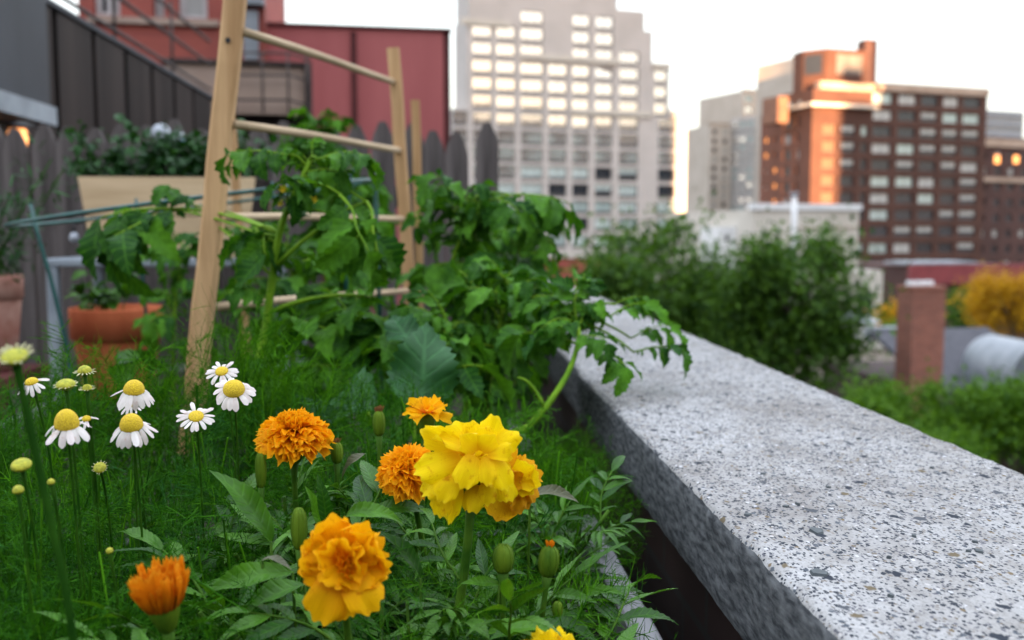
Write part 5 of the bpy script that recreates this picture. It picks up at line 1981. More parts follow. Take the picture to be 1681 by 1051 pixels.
CL = []
while len(CL) < 84:
    q = (random.uniform(-0.74, 0.13), random.uniform(0.50, 1.22))
    if all((q[0] - o[0]) ** 2 + (q[1] - o[1]) ** 2 > 0.058 ** 2 for o in CL):
        CL.append(q)
for (qx, qy) in CL:
    rs = max(0.0, min(1.0, (qx + 0.1) / 0.27))
    top = -0.185 + random.uniform(-0.04, 0.025) - 0.06 * rs - max(0, 0.62 - qy) * 0.25 + max(0, qy - 0.95) * 0.12 * (1 - rs)
    tint = random.randint(0, 9)
    for i in range(52):
        h_ = random.random() ** 0.7
        zb0 = -0.39 + (top - 0.045 + 0.39) * h_
        az = random.uniform(0, 2 * PI)
        el = random.uniform(-0.15, 0.6) + 0.5 * h_ * random.random()
        rad0 = 0.012 + 0.03 * random.random()
        p0 = np.array([qx + math.cos(az) * rad0, qy + math.sin(az) * rad0, R(zb0)])
        d = np.array([math.cos(az) * math.cos(el), math.sin(az) * math.cos(el), math.sin(el)])
        L = random.uniform(0.05, 0.10) * (1.15 - 0.4 * h_)
        if p0[0] + d[0] * L > 0.185:
            continue
        if (p0[0] > 0.10 and p0[1] < 1.02 and random.random() < 0.75) or blocked(p0 + d * L * 0.6) or blocked(p0 + d * L):
            continue
        ff.add(random.choice(FROND), frame(d, rv(1) + [0, 0, 0.01], p0, L), (0, 1, 0, 1, 1, 1, 2, 2, 1, 1)[tint])
    for i in range(4):
        if blocked(np.array([qx, qy, R(top - 0.02)]), 0.05) or blocked(np.array([qx, qy, R(top - 0.08)]), 0.05) or qy < 0.62:
            break
        e = np.array([qx + random.gauss(0, 0.02), qy + random.gauss(0, 0.02), R(top - 0.02)])
        ff.tube(curve((qx + random.gauss(0, 0.006), qy + random.gauss(0, 0.006), SOIL1), e, rv(0.015), 6), 0.0008, 4)
for i in range(60):                                    # thin upright stems among them
    x, y = random.uniform(-0.7, 0.15), random.uniform(0.5, 1.22)
    b = np.array([x, y, SOIL1])
    e = np.array([x + random.gauss(0, 0.03), y + random.gauss(0, 0.03), R(random.uniform(-0.26, -0.19)) - (0.05 if x > 0.0 else 0)])
    if y < 0.7 or blocked(e, 0.04) or blocked((e + b) / 2, 0.04):
        continue
    ff.tube(curve(b, e, rv(0.02), 6), 0.0008, 4)
tag(ff.build('feathery_foliage', [M['feather'], M['feather_dark'], M['feather_blue']]), 'mass of fine feathery green chamomile leaves filling the flower bed', 'foliage', kind='stuff')
# tall dill-like tuft beside the trellis pole
def dill(label, px, py, Y, n, top, spr, Lmax):
    df = MB()
    base = at(px, py, Y)
    for i in range(n):
        b = base * [1, 1, 0] + [random.gauss(0, spr), random.gauss(0, spr * 1.2), R(random.uniform(-0.32, top))]
        d = unit(np.array([random.gauss(0.1, 0.5), random.gauss(-0.1, 0.45), 1.0]))
        for q in range(3):
            thread(df, b, d + rv(0.25), random.uniform(0.05, Lmax), 0.0006, (random.gauss(0, 0.2), 0, random.gauss(-0.1, 0.15)), 4)
        if i % 3 == 0:
            df.add(random.choice(FROND), frame(d, rv(1), b, random.uniform(0.05, 0.09)))
    for i in range(8):
        e = base * [1, 1, 0] + [random.gauss(0, spr * 0.7), random.gauss(0, spr), R(top - 0.02)]
        df.tube(curve(e * [1, 1, 0] + [0, 0, SOIL1], e, rv(0.01), 6), 0.0012, 5)
    df.origin = base * [1, 1, 0] + [0, 0, SOIL1]
    tag(df.build('dill_plant', M['feather']), label, 'plant', 'dill plants at the back of the flower box')


dill('tallest tuft of fine dill leaves at the foot of the near trellis pole', 400, 700, 1.19, 190, -0.155, 0.030, 0.125)
dill('low dill tuft in front of the terracotta pot', 265, 700, 1.16, 130, -0.185, 0.035, 0.095)
dill('dill tuft behind the orange pompom marigold', 505, 700, 1.18, 110, -0.20, 0.035, 0.09)
dill('dill tuft at the back left corner of the flower box', 110, 690, 1.14, 130, -0.185, 0.04, 0.10)

# ================================================================ MARIGOLDS
GOLD = PI * (3 - math.sqrt(5))


def petals(mb, c, axis, R_, n, protos, th0, th1, lmin=0.6, flat=1.0, mat=0, pw=0.6, lift=0.0, scale_w=1.0, jitter=0.12, tiltin=0.0, core=0.25):
    fr = axframe(axis, c)
    for i in range(n):
        t = (i + 0.5) / n
        th = (th0 + (th1 - th0) * t ** pw) + random.gauss(0, jitter)
        phi = i * GOLD + random.gauss(0, 0.15)
        d = np.array([math.sin(th) * math.cos(phi), math.sin(th) * math.sin(phi), math.cos(th) * flat])
        n_ = np.array([-math.cos(th) * math.cos(phi), -math.cos(th) * math.sin(phi), math.sin(th)])
        L = R_ * (lmin + (1 - lmin) * t ** 0.7) * random.uniform(0.88, 1.1)
        b = d * R_ * core * 0.4
        dw, nw, bw = fr[:3, :3] @ d, fr[:3, :3] @ (n_ + np.array([0, 0, lift])), fr[:3, :3] @ b + c
        F4 = frame(dw, nw, bw, L, random.gauss(0, 0.25))
        mb.add(random.choice(protos), F4, mat)


def stem_to_soil(c, axis, lean, rad, name_soil=SOIL1, n=12):
    b = np.array([c[0] + lean[0], c[1] + lean[1], name_soil])
    pts = []
    ax = unit(axis)
    h_ = c[2] - name_soil
    p1 = c - ax * h_ * 0.35
    for t in np.linspace(0, 1, n):
        pts.append((1 - t) ** 2 * c + 2 * t * (1 - t) * p1 + t * t * b)
    return pts


def marigold(label, c, axis, lean, heads, calyx_r, calyx_h, stem_r=0.0024, leaves=4, leaf_L=0.09, name='marigold', spread_el=(0.1, 0.8), cat='flower', calyx_off=0.0):
    base = np.array([c[0] + lean[0], c[1] + lean[1], SOIL1])
    t = thing(name, label, cat, base, 'marigolds in the planter')
    P = stem_to_soil(c - unit(axis) * (calyx_h + calyx_off), axis, lean, stem_r)
    mb = MB()
    m = len(P)
    mb.tube(P, np.concatenate([[calyx_r * 0.42], np.full(m - 1, 1) * np.linspace(stem_r, stem_r * 1.25, m - 1)]), 8)
    mb.build('stem', M['marigold_stem'], t, True)
    mb = MB()
    h = calyx_h
    mb.lathe([(calyx_r * 0.36, -h * 1.05), (calyx_r * 0.62, -h * 0.9), (calyx_r * 0.92, -h * 0.55), (calyx_r, -h * 0.25), (calyx_r * 0.96, 0.0), (calyx_r * 0.7, h * 0.05)], 16, axframe(axis, c - unit(axis) * calyx_off), 0, 0.04)
    mb.build('calyx', M['calyx'], t, True)
    for nm, hb, mts in heads:
        hb.build(nm, mts, t, True)
    if leaves:
        lb = MB()
        az = random.uniform(0, 6)
        for i in range(leaves):
            k = int(m * (0.35 + 0.6 * i / max(1, leaves)))
            k = min(k, m - 1)
            az += 2.4
            el = random.uniform(*spread_el)
            d = np.array([math.cos(az) * math.cos(el), math.sin(az) * math.cos(el), math.sin(el)])
            lb.add(random.choice(MLEAF), frame(d, (0, 0, 1), P[k], leaf_L * random.uniform(0.8, 1.2), random.uniform(-0.3, 0.3)))
        lb.build('leaves', [M['marigold_leaf'], M['marigold_stem']], t, True)
    return t


small = [petal_proto(0.50, 0.5, 0.5, 2.2, 0.09, 5, 5, 0.8, 0.3, i) for i in range(8)]
smallc = [petal_proto(0.46, 0.6, -0.5, 2.4, 0.10, 5, 5, 0.8, 0.5, 10 + i) for i in range(6)]
broad = [petal_proto(0.86, 0.30, 0.75, 2.0, 0.05, 9, 8, 0.62, 0.12, 20 + i, 0.22) for i in range(8)]
broadc = [petal_proto(0.80, 0.45, -0.1, 2.6, 0.07, 9, 7, 0.62, 0.3, 30 + i, 0.22) for i in range(6)]
mid = [petal_proto(0.70, 0.45, 0.35, 2.4, 0.08, 7, 7, 0.65, 0.25, 40 + i) for i in range(8)]

random.seed(60)
# orange pompom
c = at(483, 712, 0.86)
rr_ = px_size(60, 0.86)
hb = MB()
petals(hb, c, (0, -0.25, 1), rr_ * 0.98, 150, small, 0.15, 1.85, 0.55, 0.72, pw=0.62)
petals(hb, c, (0, -0.25, 1), rr_ * 0.62, 60, smallc, 0.05, 0.9, 0.7, 0.9)
marigold('orange pompom marigold beside the feathery leaves, the leftmost full bloom', c, (0.05, -0.2, 1), (0.01, 0.05), [('petals', hb, M['pet_orange'])], rr_ * 0.30, rr_ * 0.62, leaves=5, calyx_off=rr_ * 0.25)
# orange one half hidden behind the yellow bloom
c = at(668, 772, 0.80)
rr_ = px_size(52, 0.80)
hb = MB()
petals(hb, c, (-0.35, -0.55, 0.8), rr_ * 1.0, 130, small, 0.1, 1.7, 0.55, 0.85, pw=0.62)
petals(hb, c, (-0.35, -0.55, 0.8), rr_ * 0.6, 40, smallc, 0.05, 0.8, 0.7, 0.9)
marigold('orange marigold half hidden behind the large yellow marigold', c, (-0.2, -0.3, 1), (0.02, 0.06), [('petals', hb, M['pet_orange'])], rr_ * 0.34, rr_ * 0.7, leaves=3, calyx_off=rr_ * 0.25)
# large yellow bloom
flat = [petal_proto(0.92, 0.10, 0.35, 2.6, 0.035, 11, 8, 0.55, -0.10, 120 + i, 0.30) for i in range(8)]
wavy = [petal_proto(0.95, 0.36, -0.25, 2.3, 0.04, 13, 8, 0.55, 0.10, 130 + i, 0.30) for i in range(8)]


def cam_petal(mb, c, dx, dy, dz, L, protos, roll=0.0, nup=0.35, off=0.1, mat=0):
    """A petal leaving c towards (dx, dy) as seen by a viewer in front, dz towards that viewer; its face is turned to the viewer and up."""
    d = RM @ unit((dx, dy, dz))
    mb.add(random.choice(protos), frame(d, RM @ np.array([dx * 0.25, nup, 1.0]), c + d * off * L, L, roll), mat)


c = at(776, 762, 0.69)
rr_ = px_size(100, 0.69)
ax = (0.05, -0.38, 0.92)
hb = MB()
U, V_, W_ = RM @ np.array([1, 0, 0.0]), RM @ np.array([0, 1.0, 0]), RM @ np.array([0, 0, 1.0])
# body of packed petals behind
petals(hb, c - W_ * 0.012, ax, rr_ * 0.68, 34, mid, 0.4, 1.7, 0.8, 0.8, pw=0.8, jitter=0.15)
DOME = [petal_proto(0.90, 0.20, 0.45, 2.8, 0.045, 13, 8, 0.45, -0.32, 140 + i, 0.42) for i in range(8)]


def px_petal(mb, b, t, yb, yt, protos, wk=1.0, roll=0.0, nup=0.3, mat=0):
    p0, p1 = at(b[0], b[1], yb), at(t[0], t[1], yt)
    d = p1 - p0
    L = np.linalg.norm(d) * 1.06
    side = (t[0] - b[0]) / max(20, abs(t[0] - b[0]) + abs(t[1] - b[1]))
    F4 = frame(d, RM @ np.array([side * 0.5, nup, 1.0]), p0, L, roll)
    F4[:3, 0] *= wk
    mb.add(random.choice(protos), F4, mat)


for b_, t_, yb, yt, pr, wk, rl, nu_ in (
        ((735, 795), (722, 846), 0.684, 0.676, DOME, 0.90, 0.15, 0.2), ((755, 800), (741, 860), 0.682, 0.678, DOME, 0.55, 0.45, 0.2), ((778, 795), (771, 838), 0.684, 0.674, DOME, 0.95, -0.2, 0.2),
        ((803, 782), (800, 826), 0.684, 0.674, DOME, 0.85, 0.1, 0.2), ((825, 782), (834, 822), 0.684, 0.676, DOME, 1.0, -0.15, 0.2),
        ((748, 770), (692, 806), 0.680, 0.674, DOME, 0.85, -0.15, 0.3), ((755, 752), (684, 772), 0.676, 0.670, DOME, 0.80, 0.15, 0.4), ((750, 775), (722, 818), 0.674, 0.664, DOME, 0.95, 0.2, 0.3),
        ((777, 748), (760, 797), 0.668, 0.657, DOME, 0.95, 0.25, 0.35), ((796, 750), (800, 792), 0.668, 0.657, DOME, 0.80, -0.2, 0.35), ((808, 750), (838, 800), 0.667, 0.660, DOME, 0.80, 0.1, 0.35),
        ((765, 742), (696, 706), 0.682, 0.684, wavy, 0.62, 0.3, 0.5), ((772, 738), (712, 722), 0.676, 0.672, wavy, 0.60, -0.3, 0.7), ((775, 738), (742, 698), 0.684, 0.690, wavy, 0.9, 0.2, 0.4),
        ((785, 736), (770, 696), 0.682, 0.688, wavy, 1.1, -0.2, 0.4), ((795, 738), (813, 686), 0.684, 0.690, wavy, 0.85, 0.2, 0.35), ((800, 738), (795, 702), 0.678, 0.680, wavy, 1.2, 0.1, 0.4),
        ((800, 742), (850, 716), 0.680, 0.684, wavy, 0.8, -0.2, 0.5), ((782, 742), (760, 716), 0.672, 0.668, wavy, 1.2, 0.2, 0.8), ((792, 742), (806, 714), 0.671, 0.668, wavy, 1.3, -0.2, 0.8), ((800, 746), (842, 738), 0.670, 0.664, wavy, 0.9, 0.1, 0.7)):
    px_petal(hb, b_, t_, yb, yt, pr, wk, rl, nu_)
old = MB()
c2 = at(838, 784, 0.72)
petals(old, c2, (0.55, -0.45, 0.55), px_size(56, 0.72), 30, mid, 0.3, 1.7, 0.7, 0.9, jitter=0.15)
W2 = W_ * 0.01
for dx, dy, L in ((0.15, -1.0, 0.80), (0.5, -0.85, 0.75), (0.8, -0.55, 0.72), (0.95, -0.1, 0.62), (0.85, 0.4, 0.62), (-0.3, -1.0, 0.95)):
    cam_petal(old, c2, dx, dy, 0.25, px_size(72, 0.72) * L, flat, random.uniform(-0.3, 0.3), 0.2)
for dx, dy, L in ((0.9, 0.05, 0.72), (0.7, 0.6, 0.66), (0.95, -0.4, 0.6)):
    cam_petal(hb, c2 + W_ * 0.012, dx, dy, 0.35, px_size(62, 0.72) * L * 1.1, wavy, random.uniform(-0.3, 0.3), 0.5)
marigold('largest bloom, a ruffled lemon yellow marigold with drooping petals', c, (0.05, -0.1, 1), (-0.035, 0.02), [('petals', hb, M['pet_yellow']), ('old_petals', old, M['pet_amber'])], rr_ * 0.20, rr_ * 0.5, leaves=5, stem_r=0.0032, calyx_off=rr_ * 0.25)
# little yellow-orange opening bloom behind
c = at(702, 680, 0.93)
rr_ = px_size(40, 0.93)
hb = MB()
petals(hb, c, (-0.1, -0.2, 1), rr_, 14, mid, 0.2, 1.5, 0.7, 0.75, jitter=0.3)
marigold('small half open golden marigold peeking above the large yellow bloom', c, (0.1, -0.1, 1), (0.0, 0.04), [('petals', hb, M['pet_gold'])], rr_ * 0.34, rr_ * 1.1, leaves=3)
# golden orange bloom in front
c = at(566, 925, 0.60)
rr_ = px_size(76, 0.60)
ax = (0.12, -0.86, 0.42)
hb = MB()
petals(hb, c - W_ * 0.006, ax, rr_ * 0.85, 30, mid, 0.7, 1.75, 0.85, 0.85, pw=0.8, jitter=0.18)
for k in range(13):
    a_ = -0.35 + k * (PI + 0.7) / 12 + random.gauss(0, 0.08)
    cam_petal(hb, c, math.cos(a_), math.sin(a_), random.uniform(0.1, 0.4), rr_ * random.uniform(0.86, 1.05), wavy, random.uniform(-0.4, 0.4), 0.2)
for k in range(11):
    a_ = k * 2 * PI / 11 + random.gauss(0, 0.15)
    cam_petal(hb, c + W_ * 0.006 + V_ * 0.004, math.cos(a_), math.sin(a_), random.uniform(0.5, 0.9), rr_ * random.uniform(0.58, 0.74), wavy, random.uniform(-0.5, 0.5), 0.4)
petals(hb, c + U * rr_ * 0.12 + W_ * 0.008, ax, rr_ * 0.46, 26, smallc, 0.05, 0.9, 0.7, 1.0, mat=1)
for dx, dy, L, rl in ((-0.42, -0.95, 1.18, 0.15), (0.02, -1.0, 1.0, -0.25), (0.70, -0.68, 1.08, 0.2)):
    cam_petal(hb, c + W_ * 0.010, dx, dy, 0.25, rr_ * L, DOME, rl, 0.25)
marigold('golden orange marigold facing out with large lower petals, front of the bed', c, (0.05, -0.45, 0.9), (0.02, 0.04), [('petals', hb, [M['pet_gold'], M['pet_orange']])], rr_ * 0.26, rr_ * 0.6, leaves=4, calyx_off=rr_ * 0.3)
# spent bloom
c = at(262, 962, 0.56)
rr_ = px_size(44, 0.56)
ax = (-0.10, -0.12, 1)
hb = MB()
sp = [petal_proto(0.26, 0.3, -0.25, 1.6, 0.08, 4, 5, 0.5, 0.5, 70 + i, 0.5) for i in range(6)]
F0 = axframe(ax, c - unit(ax) * rr_ * 0.85)
for (fr_, n_, tl, L0) in ((0.62, 26, 0.34, 1.55), (0.55, 22, 0.26, 1.65), (0.40, 17, 0.20, 1.35), (0.25, 10, 0.12, 1.15), (0.1, 5, 0.1, 1.05)):
    for k in range(n_):
        a_ = 2 * PI * (k + random.uniform(-0.3, 0.3)) / n_
        th = tl + random.gauss(0.03, 0.10)
        d = F0[:3, :3] @ np.array([math.sin(th) * math.cos(a_), math.sin(th) * math.sin(a_), math.cos(th)])
        nn = F0[:3, :3] @ np.array([-math.cos(a_), -math.sin(a_), 0.1])
        b0 = F0[:3, :3] @ np.array([math.cos(a_) * fr_, math.sin(a_) * fr_, 0.0]) * rr_ + F0[:3, 3]
        hb.add(random.choice(sp), frame(d, nn, b0, rr_ * L0 * random.uniform(0.62, 1.12), random.gauss(0, 0.4)))
marigold('spent rust orange marigold with short upright petals in a green cup', c, ax, (0.01, 0.03), [('petals', hb, M['pet_spent'])], rr_ * 0.62, rr_ * 1.7, leaves=2, stem_r=0.0026, calyx_off=rr_ * 0.12)
# yellow bloom just entering at the bottom edge
c = at(905, 1085, 0.60)
rr_ = px_size(62, 0.60)
hb = MB()
petals(hb, c, (0, -0.35, 1), rr_, 40, mid, 0.1, 1.7, 0.7, 0.75, jitter=0.2)
marigold('yellow marigold cut off by the bottom edge of the picture', c, (0, -0.2, 1), (0.0, 0.03), [('petals', hb, M['pet_yellow'])], rr_ * 0.3, rr_ * 0.6, leaves=2, calyx_off=rr_ * 0.25)


# buds
def bud(label, px, py, Y, wpx, hpx, lean, tipc=None, open_=False, ax=(0, 0, 1)):
    c = at(px, py, Y)
    r_, h_ = px_size(wpx / 2, Y), px_size(hpx, Y)
    base = np.array([c[0] + lean[0], c[1] + lean[1], SOIL1])
    t = thing('marigold_bud', label, 'flower bud', base, 'marigold buds in the planter')
    P = stem_to_soil(c - unit(ax) * h_ * 0.55, ax, lean, 0.002)
    mb = MB()
    m = len(P)
    mb.tube(P, np.concatenate([[r_ * 0.6], np.full(m - 1, 0.0021)]), 7)
    mb.build('stem', M['marigold_stem'], t, True)
    mb = MB()
    prof = [(r_ * 0.45, -h_ * 0.55), (r_ * 0.8, -h_ * 0.42), (r_, -h_ * 0.1), (r_ * 0.97, h_ * 0.15), (r_ * 0.8, h_ * 0.35), (r_ * 0.5, h_ * 0.47), (r_ * 0.08, h_ * 0.5)]
    fr4 = axframe(ax, c)
    mb.lathe(prof, 20, fr4, 0, 0.0)
    for k in range(8):                                  # ribs
        a = k * PI / 4
        mb.tube([fr4[:3, :3] @ np.array([q[0] * 1.0 * math.cos(a), q[0] * 1.0 * math.sin(a), q[1]]) + c for q in prof], r_ * 0.07, 5)
    mb.build('calyx', M['calyx'], t, True)
    if tipc:
        mb = MB()
        petals(mb, c + unit(ax) * h_ * 0.2, ax, h_ * 0.42, 14, sp, 0.0, 0.5, 0.8, 1.0, jitter=0.1, core=0.6)
        mb.build('petals', tipc, t, True)
    return t


random.seed(70)
bud('slender closed green marigold bud left of the golden orange bloom', 491, 866, 0.70, 27, 66, (0.0, 0.03))
bud('plump green marigold bud below the large yellow bloom', 826, 916, 0.68, 36, 46, (0.0, 0.03))
bud('marigold bud with an orange tip beside the plump green bud', 901, 920, 0.69, 34, 50, (-0.02, 0.03), M['pet_spent'], ax=(0.1, 0, 1))
bud('dried brown marigold bud behind the pair of orange blooms', 622, 694, 0.95, 20, 40, (0.0, 0.03), M['pet_brown'])
bud('withered marigold bud just right of the orange pompom', 553, 742, 0.88, 20, 34, (0.0, 0.02), M['pet_brown'])
bud('tiny green marigold bud low at the bottom right of the bed', 915, 1000, 0.68, 18, 26, (0.0, 0.02))
bud('green marigold bud under the orange pompom', 428, 770, 0.84, 18, 56, (0.0, 0.02))

# leaf masses of the marigolds, each plant's own foliage
random.seed(80)


def marigold_foliage(label, cpx, n, L, spread):
    px, py, Y = cpx
    c = at(px, py, Y)
    t = thing('marigold_plant', label, 'plant', (c[0], c[1], SOIL1), 'leafy marigold plants in the planter')
    sb, lb = MB(), MB()
    for i in range(max(3, n // 5)):
        e = c + np.array([random.gauss(0, spread), random.gauss(0, spread * 0.8), random.uniform(-0.04, 0.0)])
        C = curve((c[0] + random.gauss(0, 0.02), c[1] + random.gauss(0, 0.02), SOIL1), e, rv(0.02), 10)
        sb.tube(C, 0.0019, 6)
        az = random.uniform(0, 6)
        for k in range(6):
            az += 2.4
            el = random.uniform(-0.1, 0.9)
            d = np.array([math.cos(az) * math.cos(el), math.sin(az) * math.cos(el), math.sin(el)])
            lb.add(random.choice(MLEAF), frame(d, (0, 0, 1), C[min(9, 3 + k)], L * random.uniform(0.7, 1.25), random.uniform(-0.3, 0.3)))
    sb.build('stem', M['marigold_stem'], t, True)
    lb.build('leaves', [M['marigold_leaf'], M['marigold_stem']], t, True)


for lab, cp, n, L, spd in (('leafy marigold plant around the golden orange bloom', (640, 1000, 0.68), 24, 0.095, 0.05),
                           ('leafy marigold plant under the large yellow bloom', (770, 960, 0.72), 26, 0.10, 0.05),
                           ('leafy marigold plant at the bottom right of the bed with pale leaflets', (870, 1010, 0.70), 24, 0.10, 0.04),
                           ('leafy marigold plant between the orange pompom and the yellow bloom', (590, 800, 0.90), 24, 0.105, 0.05),
                           ('leafy marigold plant beneath the orange pompom', (440, 860, 0.80), 20, 0.10, 0.05),
                           ('leafy marigold plant in the far right corner of the flower box', (860, 780, 1.0), 22, 0.085, 0.06),
                           ('leafy marigold plant beside the spent rust orange bloom', (350, 985, 0.66), 15, 0.09, 0.05)):
    marigold_foliage(lab, cp, n, L, spd)

# single large leaflets that stand out
random.seed(81)
BIG = [leaf_proto(0.27, 12, 0.14, 0, 0.5 + 0.35 * i, 0.55, 'lance', 0.10 * (i - 1.5), 0.14, 2, 90 + i) for i in range(4)]
lt = thing('marigold_plant', 'marigold sprig with long upright lance leaves left of the golden orange bloom', 'plant', at(450, 1000, 0.74) * [1, 1, 0] + [0, 0, SOIL1], 'leafy marigold plants in the planter')
mb, mb2 = MB(), MB()
for (b, e, Y, k, mt) in (((445, 890), (388, 762), 0.72, 1, 0), ((535, 862), (536, 792), 0.70, 0, 0), ((525, 868), (522, 805), 0.72, 0, 0), ((568, 848), (652, 808), 0.68, 3, 0), ((455, 905), (500, 835), 0.75, 2, 0),
                     ((690, 950), (660, 865), 0.70, 1, 0), ((668, 990), (690, 985), 0.66, 1, 0), ((870, 812), (946, 790), 0.76, 2, 1), ((600, 745), (548, 765), 0.88, 2, 1), ((800, 1040), (905, 1010), 0.66, 1, 0),
                     ((880, 1030), (985, 1005), 0.67, 2, 0), ((820, 960), (770, 945), 0.68, 1, 0), ((480, 940), (330, 938), 0.66, 1, 0), ((500, 960), (360, 985), 0.64, 2, 0), ((430, 920), (470, 905), 0.66, 2, 2)):
    p0, p1 = at(b[0], b[1], Y), at(e[0], e[1], Y - 0.01)
    d = p1 - p0
    mb.add(BIG[k], frame(d, (0.2, -0.6, 1), p0, np.linalg.norm(d) * 1.1, random.uniform(-0.4, 0.4)), min(mt, 1))
    mb2.tube(curve((p0[0] + random.gauss(0, 0.004), p0[1] + 0.05, SOIL1), p0, (0, -0.01, 0), 6), 0.0011, 6)
mb.build('leaves', [M['marigold_leaf'], M['purple_tip']], lt, True)
mb2.build('stem', M['marigold_stem'], lt, True)

# ================================================================ CHAMOMILE
CP = []
for i in range(6):
    G, UV = [], []
    droop = 0.1 + 0.12 * i
    r = random.Random(500 + i)
    yy = zz = 0
    for a in range(7):
        v = a / 6
        wv = 0.135 * (0.55 + 0.45 * min(1, v / 0.4)) * (math.sqrt(max(0.0, 1 - ((v - 0.72) / 0.28) ** 2)) * 0.75 + 0.25 if v > 0.72 else 1)
        if a:
            yy += math.cos(droop * v) / 6
            zz -= math.sin(droop * v) / 6
        G.append([(u * wv, yy - (0.03 * abs(math.cos(u * 4)) if a == 6 else 0), zz + 0.05 * (1 - u * u) * math.sin(PI * min(1, v + 0.15)) + 0.012 * math.cos(u * 9)) for u in np.linspace(-1, 1, 7)])
        UV.append([(u, v) for u in np.linspace(-1, 1, 7)])
    mb = MB()
    mb.sheet(G, UV)
    mb.pack()
    CP.append(mb)


def chamomile(label, px, py, wpx, dpx, Y, axis, el, npet=15, dome=0.75, green=False, lean=(0, 0.02), miss=0.0, stem_r=0.0009, short=1.0, lean_stem=None):
    """px,py: centre of the disc's foot; el: how far the rays hang below (negative) or stand above the disc's plane."""
    c = at(px, py, Y)
    r_ = px_size(wpx / 2, Y) * 1.06
    rd = px_size(dpx / 2, Y) * (1.0 if green else 0.88)
    base = np.array([c[0] + lean[0], c[1] + lean[1], SOIL1])
    t = thing('chamomile_flower', label, 'flower', base, 'chamomile flowers at the left of the bed')
    ax = unit(axis)
    P = stem_to_soil(c - ax * rd * 0.3, axis, lean, stem_r, n=14)
    if lean_stem:
        P = [c - ax * rd * 0.3] + [at(x, y, yy) for x, y, yy in lean_stem]
        P = [P[0] + (P[1] - P[0]) * 0.5 * i for i in range(2)] + P[1:]
        P += [P[-1] * [1, 1, 0] + [0.004, 0.004, SOIL1]]
        P = [np.array(p) for p in P]
    mb = MB()
    mb.tube(P, np.concatenate([[stem_r * (1.4 if lean_stem else 1.8)], np.full(len(P) - 1, stem_r)]), 7)
    mb.build('stem', M['dark_stem'] if lean_stem else M['cham_stem'], t, True)
    fr4 = axframe(ax, c)
    mb = MB()
    prof = [(rd * math.cos(a), rd * dome * 1.5 * math.sin(a)) for a in np.linspace(0, PI / 2 - 0.02, 10)]
    prof = [(rd * 0.9, -rd * 0.15)] + prof
    mb.lathe(prof, 26, fr4)
    mb.build('disc', M['disc_green'] if green else M['disc'], t, True)
    mb = MB()
    mb.lathe([(stem_r * 1.5, -rd * 0.55), (rd * 0.6, -rd * 0.45), (rd * 0.98, -rd * 0.18), (rd * 0.97, -rd * 0.05)], 18, fr4)
    mb.build('calyx', M['calyx'], t, True)
    if npet:
        mb = MB()
        for i in range(npet):
            if random.random() < miss:
                continue
            phi = 2 * PI * i / npet + random.gauss(0, 0.06)
            e_ = el + random.gauss(0, 0.13)
            d = np.array([math.cos(phi) * math.cos(e_), math.sin(phi) * math.cos(e_), math.sin(e_)])
            n_ = np.array([-math.cos(phi) * math.sin(e_), -math.sin(phi) * math.sin(e_), math.cos(e_)])
            b = np.array([math.cos(phi), math.sin(phi), 0]) * rd * 0.85
            L = (r_ - rd * 0.85 if el > -0.5 else (r_ - rd * 0.85) / max(0.5, math.cos(el))) * random.uniform(0.88, 1.08)
            S = fr4[:3, :3]
            F4 = frame(S @ d, S @ n_, S @ b + c, L, random.gauss(0, 0.15))
            F4[:3, 0] *= (1.25 if not green else 0.9) * (rd * 1.9 / max(L, 1e-6)) * 0.55 / 0.6 if not green else 0.9
            mb.add(random.choice(CP), F4)
        mb.build('petals', M['pet_greenish'] if green else M['pet_white'], t, True)
    return t


random.seed(90)
chamomile('chamomile with tall yellow dome standing above another bloom in the upper middle', 220, 642, 66, 38, 0.76, (0.12, -0.25, 1), -0.75, 16, 0.75)
chamomile('lower central chamomile with the biggest yellow dome and wide drooping white petals', 216, 700, 76, 42, 0.72, (0.02, -0.35, 1), -0.62, 17, 0.8)
chamomile('right hand chamomile with a big yellow dome facing us, next to trellis pole', 384, 640, 74, 40, 0.82, (0.1, -0.65, 0.8), -0.35, 16, 0.6)
chamomile('small flat chamomile behind the one facing us beside the trellis pole', 364, 610, 52, 24, 0.88, (-0.05, -0.6, 0.8), -0.05, 16, 0.35)
chamomile('flat open chamomile low between the trellis pole and the biggest domed one', 322, 684, 60, 28, 0.80, (0.1, -0.6, 0.8), -0.05, 16, 0.35)
chamomile('ragged chamomile with long yellow cone crossed by a thick stem', 110, 698, 88, 44, 0.68, (0.05, -0.30, 1), -0.45, 16, 0.95, miss=0.25)
chamomile('chamomile with sparse swept back petals at the far left', 52, 628, 56, 24, 0.74, (-0.12, -0.35, 1), -0.3, 15, 0.5, miss=0.2)
chamomile('chamomile mostly hidden right behind the highest domed bloom', 215, 664, 44, 18, 0.80, (0.0, -0.5, 1), -0.2, 14, 0.5)
chamomile('tattered small chamomile peeking out behind the ragged cone', 142, 688, 40, 16, 0.74, (0.1, -0.5, 1), -0.2, 12, 0.5, miss=0.3)
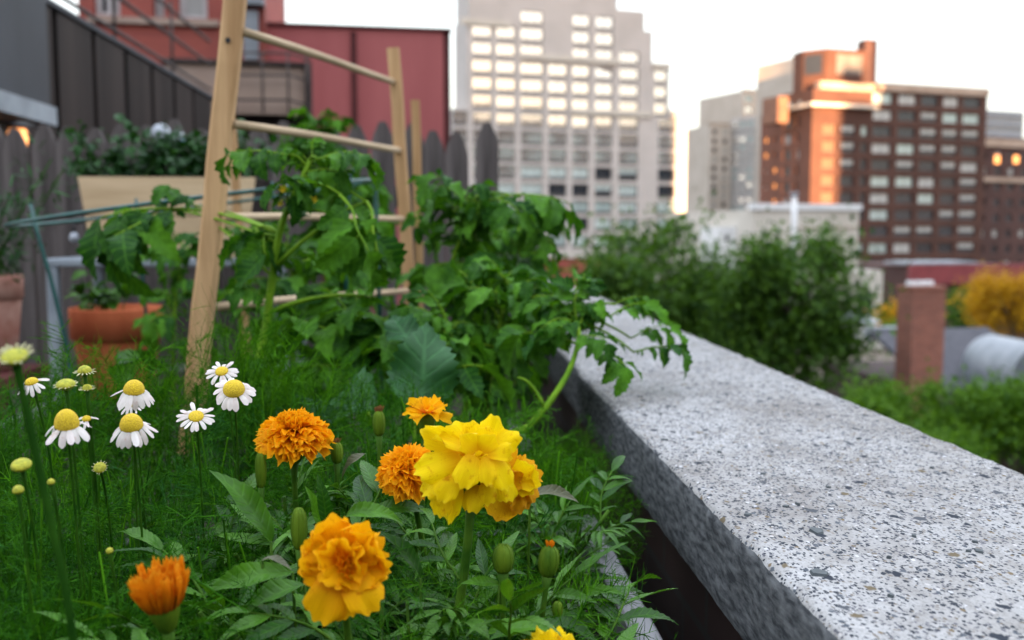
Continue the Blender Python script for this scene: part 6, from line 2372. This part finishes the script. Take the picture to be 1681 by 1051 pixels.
chamomile('large greenish half open chamomile on the thickest stem at the left edge', 24, 586, 62, 42, 0.50, (-0.02, -0.5, 1), 0.85, 28, 0.30, green=True, lean=(0.03, -0.01), stem_r=0.0019, lean_stem=[(36, 640, 0.5), (58, 740, 0.495), (84, 860, 0.49), (106, 960, 0.485), (122, 1060, 0.48)])
chamomile('greenish unopened chamomile above the ragged cone', 108, 632, 38, 30, 0.70, (0, -0.25, 1), 0.45, 20, 0.4, green=True)
chamomile('uppermost small greenish chamomile with short white rays', 139, 610, 34, 22, 0.74, (0, -0.15, 1), 0.05, 18, 0.6, green=True)
chamomile('tiny greenish chamomile just under the uppermost small one', 143, 638, 26, 16, 0.74, (0, -0.2, 1), 0.3, 16, 0.6, green=True)
chamomile('yellow green chamomile button without petals at the left edge', 35, 764, 34, 32, 0.62, (0, -0.4, 1), 0.5, 0, 0.4, green=True)
chamomile('small chamomile button with stubby rays below the biggest dome', 164, 768, 26, 20, 0.74, (0.1, -0.7, 0.7), 0.6, 14, 0.4, green=True)
chamomile('smallest chamomile bud low at the left edge', 30, 806, 20, 18, 0.60, (0, -0.2, 1), 0.4, 0, 0.7, green=True)
chamomile('tiny pale chamomile bud in the middle of the feathery leaves', 180, 905, 14, 12, 0.62, (0, -0.4, 1), 0.4, 0, 0.7, green=True)
chamomile('tiny chamomile bud beside the thick stem above the spent marigold', 84, 792, 14, 12, 0.60, (0, -0.4, 1), 0.4, 0, 0.7, green=True)

# creeping weeds in the gap at the right end of the flower box
random.seed(95)
gw = MB()
for i in range(330):
    y = random.uniform(1.06, 1.5)
    x = random.uniform(0.10, 0.215)
    z = R(random.uniform(-0.42, -0.33) + max(0, 1.0 - abs(y - 1.2) * 2) * 0.02)
    d = unit(np.array([random.gauss(0.2, 0.5), random.gauss(-0.2, 0.5), random.uniform(0.1, 0.9)]))
    gw.add(random.choice(FROND), frame(d, rv(1), (x, y, z), random.uniform(0.03, 0.06)))
gw.origin = np.array([0.17, 1.15, SOIL1])
tag(gw.build('creeping_weed', M['feather']), 'fine leaved weed spilling over the planter corner next to the coping', 'plant')
